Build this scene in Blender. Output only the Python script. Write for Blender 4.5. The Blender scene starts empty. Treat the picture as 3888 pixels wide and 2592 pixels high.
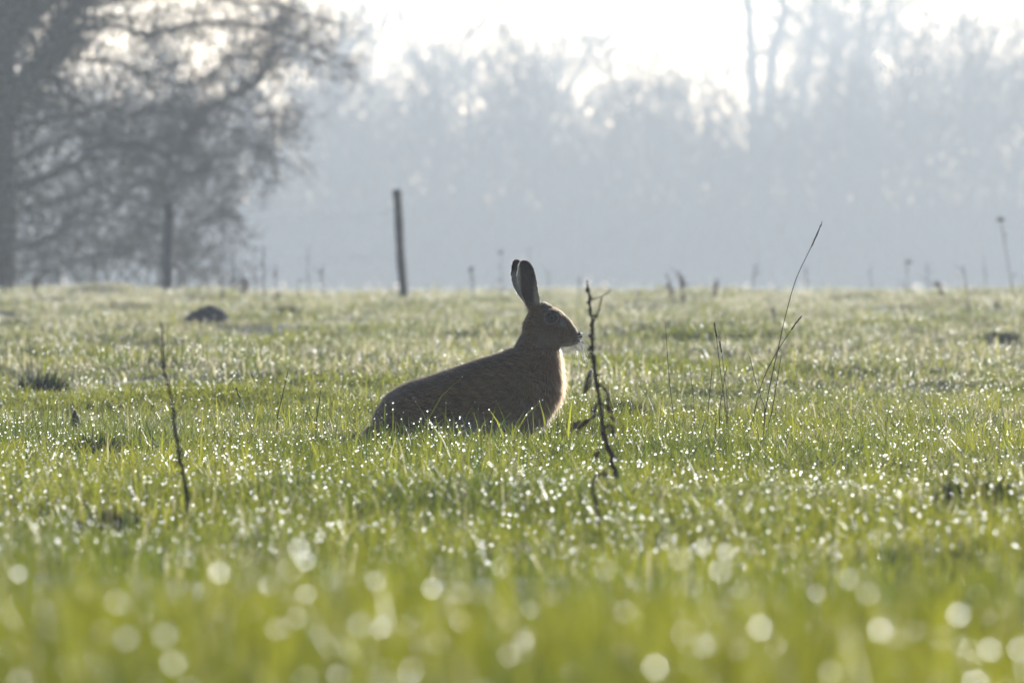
import bpy, bmesh, math, random
import numpy as np
from mathutils import Vector

random.seed(7)
rng = np.random.default_rng(11)
scene = bpy.context.scene
COL = scene.collection

# ------------------------------------------------------------------ camera
FPX = 52540.0          # focal length in photograph pixels (300 mm on a 22.2 mm wide sensor)
ZC = 0.417             # eye height above the grass root level at the hare
HOR = 1063.0           # row of the true horizon
DH = 34.15             # distance of the hare
cam_d = bpy.data.cameras.new('camera')
cam_d.lens = 300.0
cam_d.sensor_fit = 'HORIZONTAL'
cam_d.sensor_width = 22.2
cam_d.clip_start = 0.1
cam_d.clip_end = 5000.0
cam_d.dof.use_dof = True
cam_d.dof.focus_distance = DH - 0.05
cam_d.dof.aperture_fstop = 11.4
cam_d.dof.aperture_blades = 8
cam_d.dof.aperture_rotation = math.radians(11)
cam = bpy.data.objects.new('camera', cam_d)
COL.objects.link(cam)
cam.location = (0, 0, ZC)
cam.rotation_euler = (math.pi / 2 - math.atan((1296.0 - HOR) / FPX), 0, 0)
scene.camera = cam

# ------------------------------------------------------------------ light
SUN_EL, SUN_AZ = math.radians(12.5), math.radians(24.0)      # azimuth measured from +Y towards +X
SUN_DIR = Vector((math.sin(SUN_AZ) * math.cos(SUN_EL), math.cos(SUN_AZ) * math.cos(SUN_EL), math.sin(SUN_EL)))
world = bpy.data.worlds.new('World')
scene.world = world
world.use_nodes = True
wn = world.node_tree.nodes
wl = world.node_tree.links
bg = wn['Background']
sky = wn.new('ShaderNodeTexSky')
sky.sky_type = 'NISHITA'
sky.sun_disc = False
sky.sun_elevation = SUN_EL
sky.sun_rotation = SUN_AZ
sky.air_density = 0.75
sky.dust_density = 0.6
sky.ozone_density = 1.0
wb = wn.new('ShaderNodeMix'); wb.data_type = 'RGBA'; wb.blend_type = 'MULTIPLY'; wb.inputs[0].default_value = 1.0
wb.inputs[7].default_value = (0.95, 1.0, 1.28, 1)          # daylight white balance of the picture
wl.new(sky.outputs[0], wb.inputs[6])
wl.new(wb.outputs[2], bg.inputs[0])
bg.inputs[1].default_value = 0.09
sun_d = bpy.data.lights.new('sun', 'SUN')
sun_d.energy = 5.0
sun_d.angle = math.radians(0.53)
sun_d.color = (1.0, 0.98, 0.94)
sun = bpy.data.objects.new('sun', sun_d)
COL.objects.link(sun)
sun.rotation_euler = SUN_DIR.to_track_quat('Z', 'Y').to_euler()
sun.location = (20, 60, 25)

vs = scene.view_settings
vs.view_transform = 'Standard'
vs.look = 'None'
vs.exposure = 0.42
vs.gamma = 1.0
vs.use_curve_mapping = False
cy = scene.cycles
cy.use_denoising = True
cy.max_bounces = 7
cy.diffuse_bounces = 3
cy.glossy_bounces = 3
cy.transmission_bounces = 5
cy.transparent_max_bounces = 6
cy.volume_bounces = 1
cy.sample_clamp_indirect = 0.0
cy.caustics_reflective = False
cy.caustics_refractive = True
cy.blur_glossy = 0.3

# ------------------------------------------------------------------ helpers
def at(u, row, y):
    """photograph pixel at distance y -> world point"""
    return Vector(((u - 1944.0) * y / FPX, y, ZC - (row - HOR) * y / FPX))

def link(o, parent=None):
    COL.objects.link(o)
    if parent is not None:
        o.parent = parent
    return o

def tag(o, label=None, category=None, group=None, kind=None):
    if label: o['label'] = label
    if category: o['category'] = category
    if group: o['group'] = group
    if kind: o['kind'] = kind
    return o

def np_mesh(name, verts, tris, mat=None, cols=None, smooth=False):
    verts = np.asarray(verts, dtype=np.float32).reshape(-1, 3)
    tris = np.asarray(tris, dtype=np.int32).reshape(-1, 3)
    me = bpy.data.meshes.new(name)
    me.vertices.add(len(verts))
    me.vertices.foreach_set('co', verts.ravel())
    me.loops.add(len(tris) * 3)
    me.loops.foreach_set('vertex_index', tris.ravel())
    me.polygons.add(len(tris))
    me.polygons.foreach_set('loop_start', np.arange(0, len(tris) * 3, 3, dtype=np.int32))
    me.polygons.foreach_set('loop_total', np.full(len(tris), 3, dtype=np.int32))
    me.update(calc_edges=True)
    if cols is not None:
        a = me.attributes.new('col', 'FLOAT_COLOR', 'POINT')
        c4 = np.ones((len(verts), 4), dtype=np.float32)
        c4[:, :3] = cols
        a.data.foreach_set('color', c4.ravel())
    me.polygons.foreach_set('use_smooth', np.full(len(tris), smooth, dtype=bool))
    if mat: me.materials.append(mat)
    return me

def obj(name, me, parent=None, loc=None):
    o = bpy.data.objects.new(name, me)
    link(o, parent)
    if loc is not None: o.location = loc
    return o

def empty(name, loc):
    o = bpy.data.objects.new(name, None)
    o.empty_display_size = 0.05
    COL.objects.link(o)
    o.location = loc
    return o

class Tubes:
    """collects tapered tubes, builds one mesh"""
    def __init__(self): self.v = []; self.t = []; self.c = []; self.n = 0
    def add(self, pts, rad, sides=5, col=None):
        P = np.asarray([tuple(p) for p in pts], dtype=np.float64)
        R = np.asarray(rad, dtype=np.float64)
        n = len(P)
        T = np.gradient(P, axis=0)
        T /= (np.linalg.norm(T, axis=1, keepdims=True) + 1e-12)
        ref = np.array([0.31, 0.92, 0.21]) if abs(T[:, 1].mean()) < .8 else np.array([1.0, .1, .2])
        A = np.cross(T, ref); A /= (np.linalg.norm(A, axis=1, keepdims=True) + 1e-12)
        B = np.cross(T, A)
        ang = np.arange(sides) * 2 * math.pi / sides
        ring = (A[:, None, :] * np.cos(ang)[None, :, None] + B[:, None, :] * np.sin(ang)[None, :, None])
        V = P[:, None, :] + ring * R[:, None, None]
        self.v.append(V.reshape(-1, 3))
        i = np.arange(n - 1)[:, None] * sides
        j = np.arange(sides)[None, :]
        a = i + j; b = i + (j + 1) % sides
        q1 = np.stack([a, b, b + sides], -1).reshape(-1, 3)
        q2 = np.stack([a, b + sides, a + sides], -1).reshape(-1, 3)
        caps = []
        for k in range(1, sides - 1):
            caps.append((0, k + 1, k)); e = (n - 1) * sides; caps.append((e, e + k, e + k + 1))
        self.t.append(np.concatenate([q1, q2, np.array(caps)]) + self.n)
        if col is not None: self.c.append(np.tile(np.asarray(col, float), (n * sides, 1)))
        self.n += n * sides
        return self
    def tri(self, verts, tris, col=None):
        verts = np.asarray(verts, float).reshape(-1, 3)
        self.v.append(verts); self.t.append(np.asarray(tris, int).reshape(-1, 3) + self.n); self.n += len(verts)
        if col is not None: self.c.append(np.tile(np.asarray(col, float), (len(verts), 1)))
        return self
    def mesh(self, name, mat, smooth=True):
        return np_mesh(name, np.concatenate(self.v), np.concatenate(self.t), mat, np.concatenate(self.c) if self.c else None, smooth)

def smooth_path(pts, n):
    P = np.asarray([tuple(p) for p in pts], float)
    k = len(P)
    Q = np.vstack([2 * P[0] - P[1], P, 2 * P[-1] - P[-2]])
    t = np.linspace(0, k - 1 - 1e-6, n)
    i = t.astype(int); f = (t - i)[:, None]
    p0, p1, p2, p3 = Q[i], Q[i + 1], Q[i + 2], Q[i + 3]
    return 0.5 * ((2 * p1) + (-p0 + p2) * f + (2 * p0 - 5 * p1 + 4 * p2 - p3) * f ** 2 + (-p0 + 3 * p1 - 3 * p2 + p3) * f ** 3)

class Noise:
    """smooth 2-D noise: a sum of plane waves"""
    def __init__(self, seed, scale, n=14):
        r = np.random.default_rng(seed)
        a = r.uniform(0, 2 * math.pi, n); f = 2 * math.pi / scale * r.uniform(.55, 1.7, n)
        self.kx = np.cos(a) * f; self.ky = np.sin(a) * f; self.ph = r.uniform(0, 2 * math.pi, n); self.n = n
    def __call__(self, x, y):
        x = np.asarray(x, float); y = np.asarray(y, float)
        s = np.zeros(np.broadcast(x, y).shape)
        for i in range(self.n): s = s + np.sin(self.kx[i] * x + self.ky[i] * y + self.ph[i])
        return s / math.sqrt(self.n / 2)          # about unit variance

# ------------------------------------------------------------------ materials
def new_mat(name):
    m = bpy.data.materials.new(name)
    m.use_nodes = True
    nt = m.node_tree
    for n in list(nt.nodes): nt.nodes.remove(n)
    out = nt.nodes.new('ShaderNodeOutputMaterial')
    return m, nt, out

def leaf_mat(name, trans=0.55, tint=(1.25, 1.15, 0.7), gloss=0.10, rough=0.35):
    m, nt, out = new_mat(name)
    N = nt.nodes.new; L = nt.links.new
    at_ = N('ShaderNodeAttribute'); at_.attribute_name = 'col'
    d = N('ShaderNodeBsdfDiffuse'); t = N('ShaderNodeBsdfTranslucent'); g = N('ShaderNodeBsdfGlossy')
    mul = N('ShaderNodeMix'); mul.data_type = 'RGBA'; mul.blend_type = 'MULTIPLY'; mul.inputs[0].default_value = 1.0
    mul.inputs[7].default_value = (*tint, 1)
    mul.clamp_result = False
    L(at_.outputs['Color'], mul.inputs[6]); L(mul.outputs[2], t.inputs[0]); L(at_.outputs['Color'], d.inputs[0])
    g.inputs['Roughness'].default_value = rough
    g.inputs['Color'].default_value = (1, 1, 1, 1)
    m1 = N('ShaderNodeMixShader'); m1.inputs[0].default_value = trans
    L(d.outputs[0], m1.inputs[1]); L(t.outputs[0], m1.inputs[2])
    fr = N('ShaderNodeLayerWeight'); fr.inputs[0].default_value = 0.25
    mm = N('ShaderNodeMath'); mm.operation = 'MULTIPLY'; mm.inputs[1].default_value = gloss * 3
    L(fr.outputs['Fresnel'], mm.inputs[0])
    m2 = N('ShaderNodeMixShader')
    L(mm.outputs[0], m2.inputs[0]); L(m1.outputs[0], m2.inputs[1]); L(g.outputs[0], m2.inputs[2])
    L(m2.outputs[0], out.inputs[0])
    return m

def plain_mat(name, c1, c2, scale=20.0, rough=0.9, detail=4.0, bump=0.0):
    m, nt, out = new_mat(name)
    N = nt.nodes.new; L = nt.links.new
    tc = N('ShaderNodeTexCoord'); no = N('ShaderNodeTexNoise'); no.inputs['Scale'].default_value = scale; no.inputs['Detail'].default_value = detail
    L(tc.outputs['Object'], no.inputs['Vector'])
    mx = N('ShaderNodeMix'); mx.data_type = 'RGBA'; mx.inputs[6].default_value = (*c1, 1); mx.inputs[7].default_value = (*c2, 1)
    L(no.outputs[0], mx.inputs[0])
    p = N('ShaderNodeBsdfPrincipled'); p.inputs['Roughness'].default_value = rough
    L(mx.outputs[2], p.inputs['Base Color'])
    if bump:
        b = N('ShaderNodeBump'); b.inputs['Strength'].default_value = bump; L(no.outputs[0], b.inputs['Height']); L(b.outputs[0], p.inputs['Normal'])
    L(p.outputs[0], out.inputs[0])
    return m

M_GRASS = leaf_mat('wet_grass', trans=0.62, tint=(1.2, 1.15, 0.85), gloss=0.035, rough=0.40)
M_DRY = leaf_mat('dry_plant', trans=0.25, tint=(1.1, 1.0, 0.8), gloss=0.05, rough=0.5)
M_SOIL = plain_mat('meadow_thatch', (0.07, 0.08, 0.025), (0.15, 0.155, 0.06), scale=9.0, bump=0.4)
M_MOLE = plain_mat('dark_soil', (0.03, 0.026, 0.02), (0.075, 0.062, 0.045), scale=30.0, bump=0.6)
M_BARK = plain_mat('grey_bark', (0.035, 0.030, 0.026), (0.085, 0.075, 0.062), scale=9.0, bump=0.5)
M_TWIG = plain_mat('twig_bark', (0.035, 0.028, 0.024), (0.075, 0.062, 0.050), scale=5.0)
M_POST = plain_mat('weathered_wood', (0.05, 0.046, 0.042), (0.13, 0.12, 0.105), scale=14.0, bump=0.5)
M_WIRE = plain_mat('galvanised_wire', (0.25, 0.25, 0.25), (0.4, 0.4, 0.4), scale=50.0, rough=0.45)

def dew_mat():
    m, nt, out = new_mat('dew_water')
    N = nt.nodes.new; L = nt.links.new
    g = N('ShaderNodeBsdfGlass'); g.inputs['Roughness'].default_value = 0.65; g.inputs['IOR'].default_value = 1.33
    g.inputs['Color'].default_value = (1, 1, 1, 1)
    L(g.outputs[0], out.inputs[0])
    return m
M_DEW = dew_mat()

# ------------------------------------------------------------------ ground
_py = np.array([-200, 0, 5, 7.5, 9.2, 10.4, 11.6, 13.5, 17, 23, 34, 42, 60, 80, 100, 116, 124, 134, 150, 175, 240, 1000.])
_pz = np.array([0, 0, .01, .045, .095, .115, .095, .02, -.03, -.005, 0, .012, .07, .142, .208, .250, .255, .24, .17, .07, 0, 0.])
_gy = np.arange(-100, 300, 0.25)
_gz = np.interp(_gy, _py, _pz)
_k = np.exp(-0.5 * (np.arange(-12, 13) * .25 / 0.8) ** 2); _k /= _k.sum()
_gz = np.convolve(np.pad(_gz, 12, mode='edge'), _k, 'valid')
N1, N2, N3 = Noise(3, 5.5), Noise(4, 1.6), Noise(5, 0.6)
def zg(x, y):
    x = np.asarray(x, float); y = np.asarray(y, float)
    base = np.interp(y, _gy, _gz)
    amp = np.interp(y, [0, 8, 14, 20, 30, 34, 38, 50, 115, 135, 200, 260], [.2, .35, .6, .6, .25, .1, .35, 1, 1.0, .8, .4, 0])
    wide = np.clip((np.abs(x) - 30) / 30, 0, 1)
    return base + amp * (1 - wide) * (0.022 * N1(x, y) + 0.020 * N2(x, y * .8) + 0.004 * N3(x, y))

ys = np.concatenate([np.arange(-60, 4, 4.0), np.arange(4, 132, 0.25), np.arange(132, 260, 4.0), np.linspace(260, 900, 30)])
xs = np.concatenate([np.linspace(-400, -40, 14), np.linspace(-36, -11, 16), np.arange(-10.5, 10.6, 0.3), np.linspace(11, 36, 16), np.linspace(40, 400, 14)])
XX, YY = np.meshgrid(xs, ys)
V = np.stack([XX, YY, zg(XX, YY)], -1).reshape(-1, 3)
nx, ny = len(xs), len(ys)
ii = (np.arange(ny - 1)[:, None] * nx + np.arange(nx - 1)[None, :]).ravel()
T = np.concatenate([np.stack([ii, ii + 1, ii + nx + 1], -1), np.stack([ii, ii + nx + 1, ii + nx], -1)])
ground = obj('ground', np_mesh('ground', V, T, M_SOIL, smooth=True))
tag(ground, 'gently uneven meadow ground under the wet grass', 'ground', kind='structure')

# ------------------------------------------------------------------ grass
NP1, NP2, NP3 = Noise(21, 2.4), Noise(22, 0.7), Noise(23, 6.0)
GREEN = np.array([0.112, 0.152, 0.024]); LIME = np.array([0.298, 0.306, 0.038]); BLUEG = np.array([0.05, 0.09, 0.035])
STRAW = np.array([0.56, 0.53, 0.41]); TAN = np.array([0.34, 0.31, 0.21])

def blade_cols(x, y, r, dry):
    n = len(x)
    g = np.clip(0.52 + 0.36 * NP1(x, y * .5) + 0.15 * NP2(x, y * .5) + r.normal(0, .22, n), 0, 1)[:, None]
    c = GREEN * (1 - g) + LIME * g
    bl = (r.random(n) < 0.07)[:, None]
    c = np.where(bl, BLUEG * r.uniform(.8, 1.4, n)[:, None], c)
    dn = r.random(n) < np.asarray(dry) * np.clip(1 + 0.55 * NP3(x, y * .4), .1, 2.5)
    st = r.random(n)[:, None]
    c = np.where(dn[:, None], STRAW * st + TAN * (1 - st), c)
    return c * r.uniform(.75, 1.25, n)[:, None]

def blades(x, y, h, w, lean, r, levels=4, dry=0.1, cols=None, z=None, az=None):
    """arrays -> verts, tris, cols, tips ; a blade is a tapering bent strip"""
    n = len(x)
    z = zg(x, y) - 0.004 if z is None else z
    face = r.uniform(0, 2 * math.pi, n)
    laz = r.uniform(0, 2 * math.pi, n) if az is None else az
    t = np.linspace(0, 1, levels)
    bend = lean[:, None] * h[:, None] * (0.35 * t + 0.65 * t ** 2.2)[None, :]
    hz = h[:, None] * (t - 0.28 * np.clip(lean, 0, 1.6)[:, None] * t ** 2.5)
    cx = x[:, None] + np.cos(laz)[:, None] * bend
    cyy = y[:, None] + np.sin(laz)[:, None] * bend
    cz = z[:, None] + hz
    wt = np.array([0.75, 1.0, 0.72, 0.0])[:4] if levels == 4 else np.array([0.9, 0.85, 0.0])
    hw = 0.5 * w[:, None] * wt[None, :]
    sx = np.cos(face)[:, None]; sy = np.sin(face)[:, None]
    L = levels
    vl = np.stack([cx - sx * hw, cyy - sy * hw, cz], -1)[:, :L - 1]
    vr = np.stack([cx + sx * hw, cyy + sy * hw, cz], -1)[:, :L - 1]
    tip = np.stack([cx, cyy, cz], -1)[:, L - 1:]
    vv = np.concatenate([np.stack([vl, vr], 2).reshape(n, 2 * (L - 1), 3), tip], 1)
    nv = 2 * (L - 1) + 1
    tt = []
    for k in range(L - 2):
        a = 2 * k
        tt += [(a, a + 1, a + 3), (a, a + 3, a + 2)]
    a = 2 * (L - 2); tt.append((a, a + 1, a + 2))
    tt = np.array(tt)
    tris = (np.arange(n)[:, None, None] * nv + tt[None]).reshape(-1, 3)
    if cols is None: cols = blade_cols(x, y, r, dry)
    spine = np.stack([cx, cyy, cz], -1)
    return vv.reshape(-1, 3), tris, np.repeat(cols, nv, 0), spine

class Pile:
    def __init__(self): self.v = []; self.t = []; self.c = []; self.n = 0
    def add(self, v, t, c):
        self.v.append(v); self.t.append(t + self.n); self.c.append(c); self.n += len(v)
    def mesh(self, name, mat, smooth=False):
        return np_mesh(name, np.concatenate(self.v), np.concatenate(self.t), mat, np.concatenate(self.c), smooth)

def wedge_points(n, y0, y1, m0, m1, r, power=1.0):
    """random points between distances y0..y1, as wide as the view plus a margin each side"""
    y = y0 + (y1 - y0) * r.random(n) ** power
    m = np.interp(y, [y0, y1], [m0, m1])
    half = y * 1944.0 / FPX + m
    return (r.random(n) * 2 - 1) * half, y

HARE_X0, HARE_X1 = (1400 - 1944) * DH / FPX, (2150 - 1944) * DH / FPX
pile = Pile()
dew_p = []; dew_r = []
NDW = Noise(24, 0.45)
def add_dew(sp, n, lo, hi, r, sig=0.35, tipbias=0.5, far_thin=None):
    """beads on blade spines"""
    wgt = np.exp(.75 * NDW(sp[:, -1, 0], sp[:, -1, 1] * .6))           # drops gather in patches
    if far_thin is not None: wgt = wgt * np.interp(sp[:, -1, 1], *far_thin)
    idx = r.choice(len(sp), n, p=wgt / wgt.sum())
    t = np.where(r.random(n) < tipbias, 0.97, r.uniform(.45, 1.0, n)) * (sp.shape[1] - 1)
    i0 = np.minimum(t.astype(int), sp.shape[1] - 2); f = (t - i0)[:, None]
    p = sp[idx, i0] * (1 - f) + sp[idx, i0 + 1] * f
    rad = np.clip(np.exp(r.normal(math.log(lo ** .55 * hi ** .45), sig, n)), lo, hi)
    dew_p.append(p); dew_r.append(rad)

# foreground rise (far out of focus)
r = np.random.default_rng(31)
x, y = wedge_points(50000, 7.4, 13.0, .9, 1.0, r)
hh = 0.075 * np.exp(r.normal(0, .33, len(x))) * np.clip(1 + .25 * NP2(x, y), .5, 1.7)
hh = np.minimum(hh, .15)
v, t, c, sp = blades(x, y, hh, r.uniform(.0022, .0048, len(x)), np.abs(r.normal(0, .62, len(x))), r, 3, dry=.02)
pile.add(v, t, c)
fr = sp[:, -1, 1] < 12.2
add_dew(sp[fr], 3000, .0006, .0030, r, .65)
# dip behind the rise, thin
x, y = wedge_points(14000, 13.2, 20.0, 1.0, 1.2, r)
v, t, c, sp = blades(x, y, .05 * np.exp(r.normal(0, .3, len(x))), r.uniform(.003, .006, len(x)), np.abs(r.normal(0, .6, len(x))), r, 3, dry=.06)
pile.add(v, t, c)
# zone of focus
x, y = wedge_points(190000, 20.0, 46.0, 1.2, 1.8, r, power=1.15)
hh = 0.047 * np.exp(r.normal(0, .36, len(x))) * np.clip(1 + .30 * NP2(x, y * .6) + .12 * NP1(x, y * .6), .4, 1.9)
hh = np.minimum(hh, .15) * np.interp(y, [33, 36, 46], [1, .85, .72])
under = (x > HARE_X0 - .02) & (x < HARE_X1) & (np.abs(y - DH - .02) < .13)
hh = np.where(under, np.minimum(hh, .028), hh)
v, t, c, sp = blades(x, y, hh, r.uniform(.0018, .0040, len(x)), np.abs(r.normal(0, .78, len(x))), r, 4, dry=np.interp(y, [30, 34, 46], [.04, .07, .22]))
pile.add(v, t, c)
ok = ~under
sp_ok = sp[ok]
add_dew(sp_ok, 46000, .0004, .0020, r, .65, far_thin=([20, 33, 37, 46], [1, 1, .55, .4]))
# taller blades standing in front of the hare (photograph pixels: root, tip, distance)
tall = [((1610, 1640), (1738, 1422)), ((1620, 1600), (1573, 1505)), ((1690, 1640), (1694, 1515)), ((1735, 1640), (1695, 1510)), ((1760, 1610), (1800, 1520)),
        ((1905, 1640), (1862, 1550)), ((1925, 1640), (1885, 1515)), ((1965, 1635), (2047, 1512)), ((2068, 1600), (2048, 1515)), ((1460, 1630), (1428, 1565)),
        ((1520, 1640), (1532, 1560)), ((1765, 1620), (1745, 1555)), ((1815, 1630), (1817, 1525)), ((1555, 1640), (1548, 1565)), ((2160, 1620), (2175, 1500)), ((2235, 1640), (2222, 1490)),
        ((1845, 1640), (1835, 1560)), ((1480, 1640), (1440, 1560)), ((2010, 1650), (2000, 1570)), ((1650, 1640), (1664, 1566))]
for k, (a, b) in enumerate(tall):
    yy = 33.78 + .12 * math.sin(k * 2.3)
    A = at(*a, yy); B = at(*b, yy)
    z0 = float(zg(A.x, yy)) - .005
    dirx = (B.x - A.x) / max(B.z - A.z, 1e-3)
    xb = A.x - dirx * (A.z - z0) * .5
    hgt = (B.z - z0)
    off = B.x - xb
    az = np.array([0.0 if off > 0 else math.pi])
    lean = np.array([abs(off) / hgt])
    cc = (LIME * 1.1 + GREEN * .3)[None]
    v, t, c, s2 = blades(np.array([xb]), np.array([yy]), np.array([hgt / max(1 - .28 * float(lean[0]), .6)]), np.array([.0060]), lean, r, 4, cols=cc, z=np.array([z0]), az=az)
    pile.add(v, t, c)
    add_dew(s2, 2, .0009, .0018, r)
# taller lush patch under the hare's chest, right
x = r.uniform((2100 - 1944) * .00065, (2420 - 1944) * .00065, 2200); y = r.uniform(34.3, 35.6, 2200)
hh = .085 * np.exp(r.normal(0, .25, len(x)))
v, t, c, sp = blades(x, y, hh, r.uniform(.002, .004, len(x)), np.abs(r.normal(0, .5, len(x))), r, 4, cols=(GREEN * .6 + LIME * .4)[None] * r.uniform(.7, 1.2, len(x))[:, None])
pile.add(v, t, c); add_dew(sp, 350, .0006, .0018, r)
# far field
x, y = wedge_points(520000, 44.0, 133.0, 1.8, 3.5, r, power=1.3)
slope = (zg(x, y + .1) - zg(x, y - .1)) / .2
acc = .10 + .9 * np.clip(slope / .075, 0, 1)
kk = np.flatnonzero(r.random(len(x)) < acc)[:120000]
x, y = x[kk], y[kk]
hh = 0.036 * np.exp(r.normal(0, .38, len(x))) * np.clip(.85 + .30 * NP2(x, y * .5) + .45 * np.maximum(NP1(x, y * .4), 0) ** 2, .4, 2.4)
hh = np.minimum(hh * np.where(y > 108, 1.25 + .3 * NP2(x, y), 1), .16)
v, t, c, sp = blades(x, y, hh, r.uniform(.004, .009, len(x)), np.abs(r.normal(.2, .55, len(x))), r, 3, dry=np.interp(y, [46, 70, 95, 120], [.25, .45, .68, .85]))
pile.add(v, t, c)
add_dew(sp, 60000, .0010, .0024, r, .4, far_thin=([46, 70, 130], [1, .6, .6]))
# the outer field, sparse
x, y = wedge_points(16000, 8, 130, 4.0, 7.0, r)
half_in = y * 1944 / FPX + np.interp(y, [7, 20, 46, 133], [.9, 1.2, 1.8, 3.5])
k = np.abs(x) > half_in; x = x[k]; y = y[k]
v, t, c, sp = blades(x, y, 0.05 * np.exp(r.normal(0, .38, len(x))), r.uniform(.008, .016, len(x)), np.abs(r.normal(0, .6, len(x))), r, 3, dry=.2)
pile.add(v, t, c)
grass = obj('grass', pile.mesh('grass', M_GRASS))
tag(grass, 'wet green meadow grass mixed with straw coloured blades', 'grass', kind='stuff')

# short matted turf between the blades: tufts of tangled short grass, set out thickly
def turf_tuft(k, green):
    r = np.random.default_rng(1200 + k)
    n = 70
    a = r.uniform(0, 6.28, n); q = .16 * np.sqrt(r.random(n))
    hump = (1 - .6 * (q / .16) ** 2)
    h = (.020 + .022 * r.random(n)) * hump + .006
    g = r.random(n)[:, None]
    c = (GREEN * .95 * (1 - g) + LIME * g) * r.uniform(.7, 1.15, n)[:, None]
    c = c * .6 + np.array([.25, .27, .18]) * .4 if k else c          # greyed: silvery sheen of a dew film put into the green
    st = r.random(n) > green
    g2 = r.random(n)[:, None]
    c = np.where(st[:, None], STRAW * g2 + TAN * (1 - g2), c)
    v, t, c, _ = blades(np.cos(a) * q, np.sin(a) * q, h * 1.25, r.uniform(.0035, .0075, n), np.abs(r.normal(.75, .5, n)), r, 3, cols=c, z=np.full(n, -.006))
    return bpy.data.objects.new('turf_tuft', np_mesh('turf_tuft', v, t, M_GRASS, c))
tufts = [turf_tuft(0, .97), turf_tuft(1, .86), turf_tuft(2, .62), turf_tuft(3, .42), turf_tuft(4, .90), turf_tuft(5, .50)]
r = np.random.default_rng(1234)
xa, ya = wedge_points(9000, 20.0, 46.0, 1.2, 1.8, r)
xb, yb = wedge_points(90000, 40.0, 134.0, 1.8, 4.0, r, power=1.15)
sl = (zg(xb, yb + .1) - zg(xb, yb - .1)) / .2
kk = r.random(len(xb)) < .14 + .8 * np.clip(sl / .06, 0, 1)
tx = np.concatenate([xa, xb[kk]]); ty = np.concatenate([ya, yb[kk]])
near_hare = (tx > HARE_X0 - .1) & (tx < HARE_X1 + .1) & (np.abs(ty - DH) < .3)
tx, ty = tx[~near_hare], ty[~near_hare]
nt_ = len(tx)
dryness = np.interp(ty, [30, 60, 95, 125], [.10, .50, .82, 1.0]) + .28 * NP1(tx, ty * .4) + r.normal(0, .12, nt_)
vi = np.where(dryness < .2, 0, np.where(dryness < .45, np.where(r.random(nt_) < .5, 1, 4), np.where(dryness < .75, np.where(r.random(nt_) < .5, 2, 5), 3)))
sc_ = np.exp(r.normal(0, .28, nt_)) * np.clip(.95 + .35 * np.maximum(NP1(tx + 7, ty * .35), -1), .55, 1.7)
sc_ = np.minimum(sc_, np.where(ty < 46, 1.3, 2.2))
# drops standing on the tufts, out to the crest
nd = 130000
ti = r.choice(nt_, nd, p=(w_ := np.interp(ty, [20, 34, 46, 134], [.3, .5, 1, 1.3]) * np.exp(.4 * NDW(tx, ty * .4)) * sc_ ** 2) / w_.sum())
aa = r.uniform(0, 6.28, nd); qq = .16 * np.sqrt(r.random(nd)) * sc_[ti]
dew_p.append(np.stack([tx[ti] + np.cos(aa) * qq, ty[ti] + np.sin(aa) * qq, zg(tx[ti], ty[ti]) + (.012 + .022 * r.random(nd)) * sc_[ti] * (1 - .6 * (qq / (.16 * sc_[ti])) ** 2) + .004], -1))
dew_r.append(np.clip(np.exp(r.normal(math.log(.0012), .35, nd)), .0006, .0024) * np.interp(ty[ti], [34, 60, 130], [.75, 1.1, 1.7]))
tme = bpy.data.meshes.new('turf')
tme.vertices.add(nt_); tme.vertices.foreach_set('co', np.stack([tx, ty, zg(tx, ty)], -1).astype(np.float32).ravel())
for nm, dat in (('size', sc_), ('spin', r.uniform(0, 6.28, nt_))):
    tme.attributes.new(nm, 'FLOAT', 'POINT').data.foreach_set('value', dat.astype(np.float32))
tme.attributes.new('kind_index', 'INT', 'POINT').data.foreach_set('value', vi.astype(np.int32))
tme.update()
turf = obj('turf', tme)
tg = bpy.data.node_groups.new('turf_tufts', 'GeometryNodeTree')
tg.interface.new_socket('Geometry', in_out='INPUT', socket_type='NodeSocketGeometry')
tg.interface.new_socket('Geometry', in_out='OUTPUT', socket_type='NodeSocketGeometry')
gl = tg.links.new; gnn = tg.nodes.new
g_in, g_out, iop, g2i = gnn('NodeGroupInput'), gnn('NodeGroupOutput'), gnn('GeometryNodeInstanceOnPoints'), gnn('GeometryNodeGeometryToInstance')
for o_ in reversed(tufts):
    oi = gnn('GeometryNodeObjectInfo'); oi.inputs['Object'].default_value = o_
    gl(oi.outputs['Geometry'], g2i.inputs[0])
def named(nm, ty_):
    q = gnn('GeometryNodeInputNamedAttribute'); q.data_type = ty_; q.inputs[0].default_value = nm
    return q.outputs[0]
cxyz = gnn('ShaderNodeCombineXYZ'); gl(named('spin', 'FLOAT'), cxyz.inputs[2])
iop.inputs['Pick Instance'].default_value = True
gl(g_in.outputs[0], iop.inputs['Points']); gl(g2i.outputs[0], iop.inputs['Instance'])
gl(named('kind_index', 'INT'), iop.inputs['Instance Index']); gl(cxyz.outputs[0], iop.inputs['Rotation']); gl(named('size', 'FLOAT'), iop.inputs['Scale'])
gl(iop.outputs[0], g_out.inputs[0])
turf.modifiers.new('tufts', 'NODES').node_group = tg
tag(turf, 'short matted turf of green and bleached grass across the field', 'turf', kind='stuff')

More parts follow.
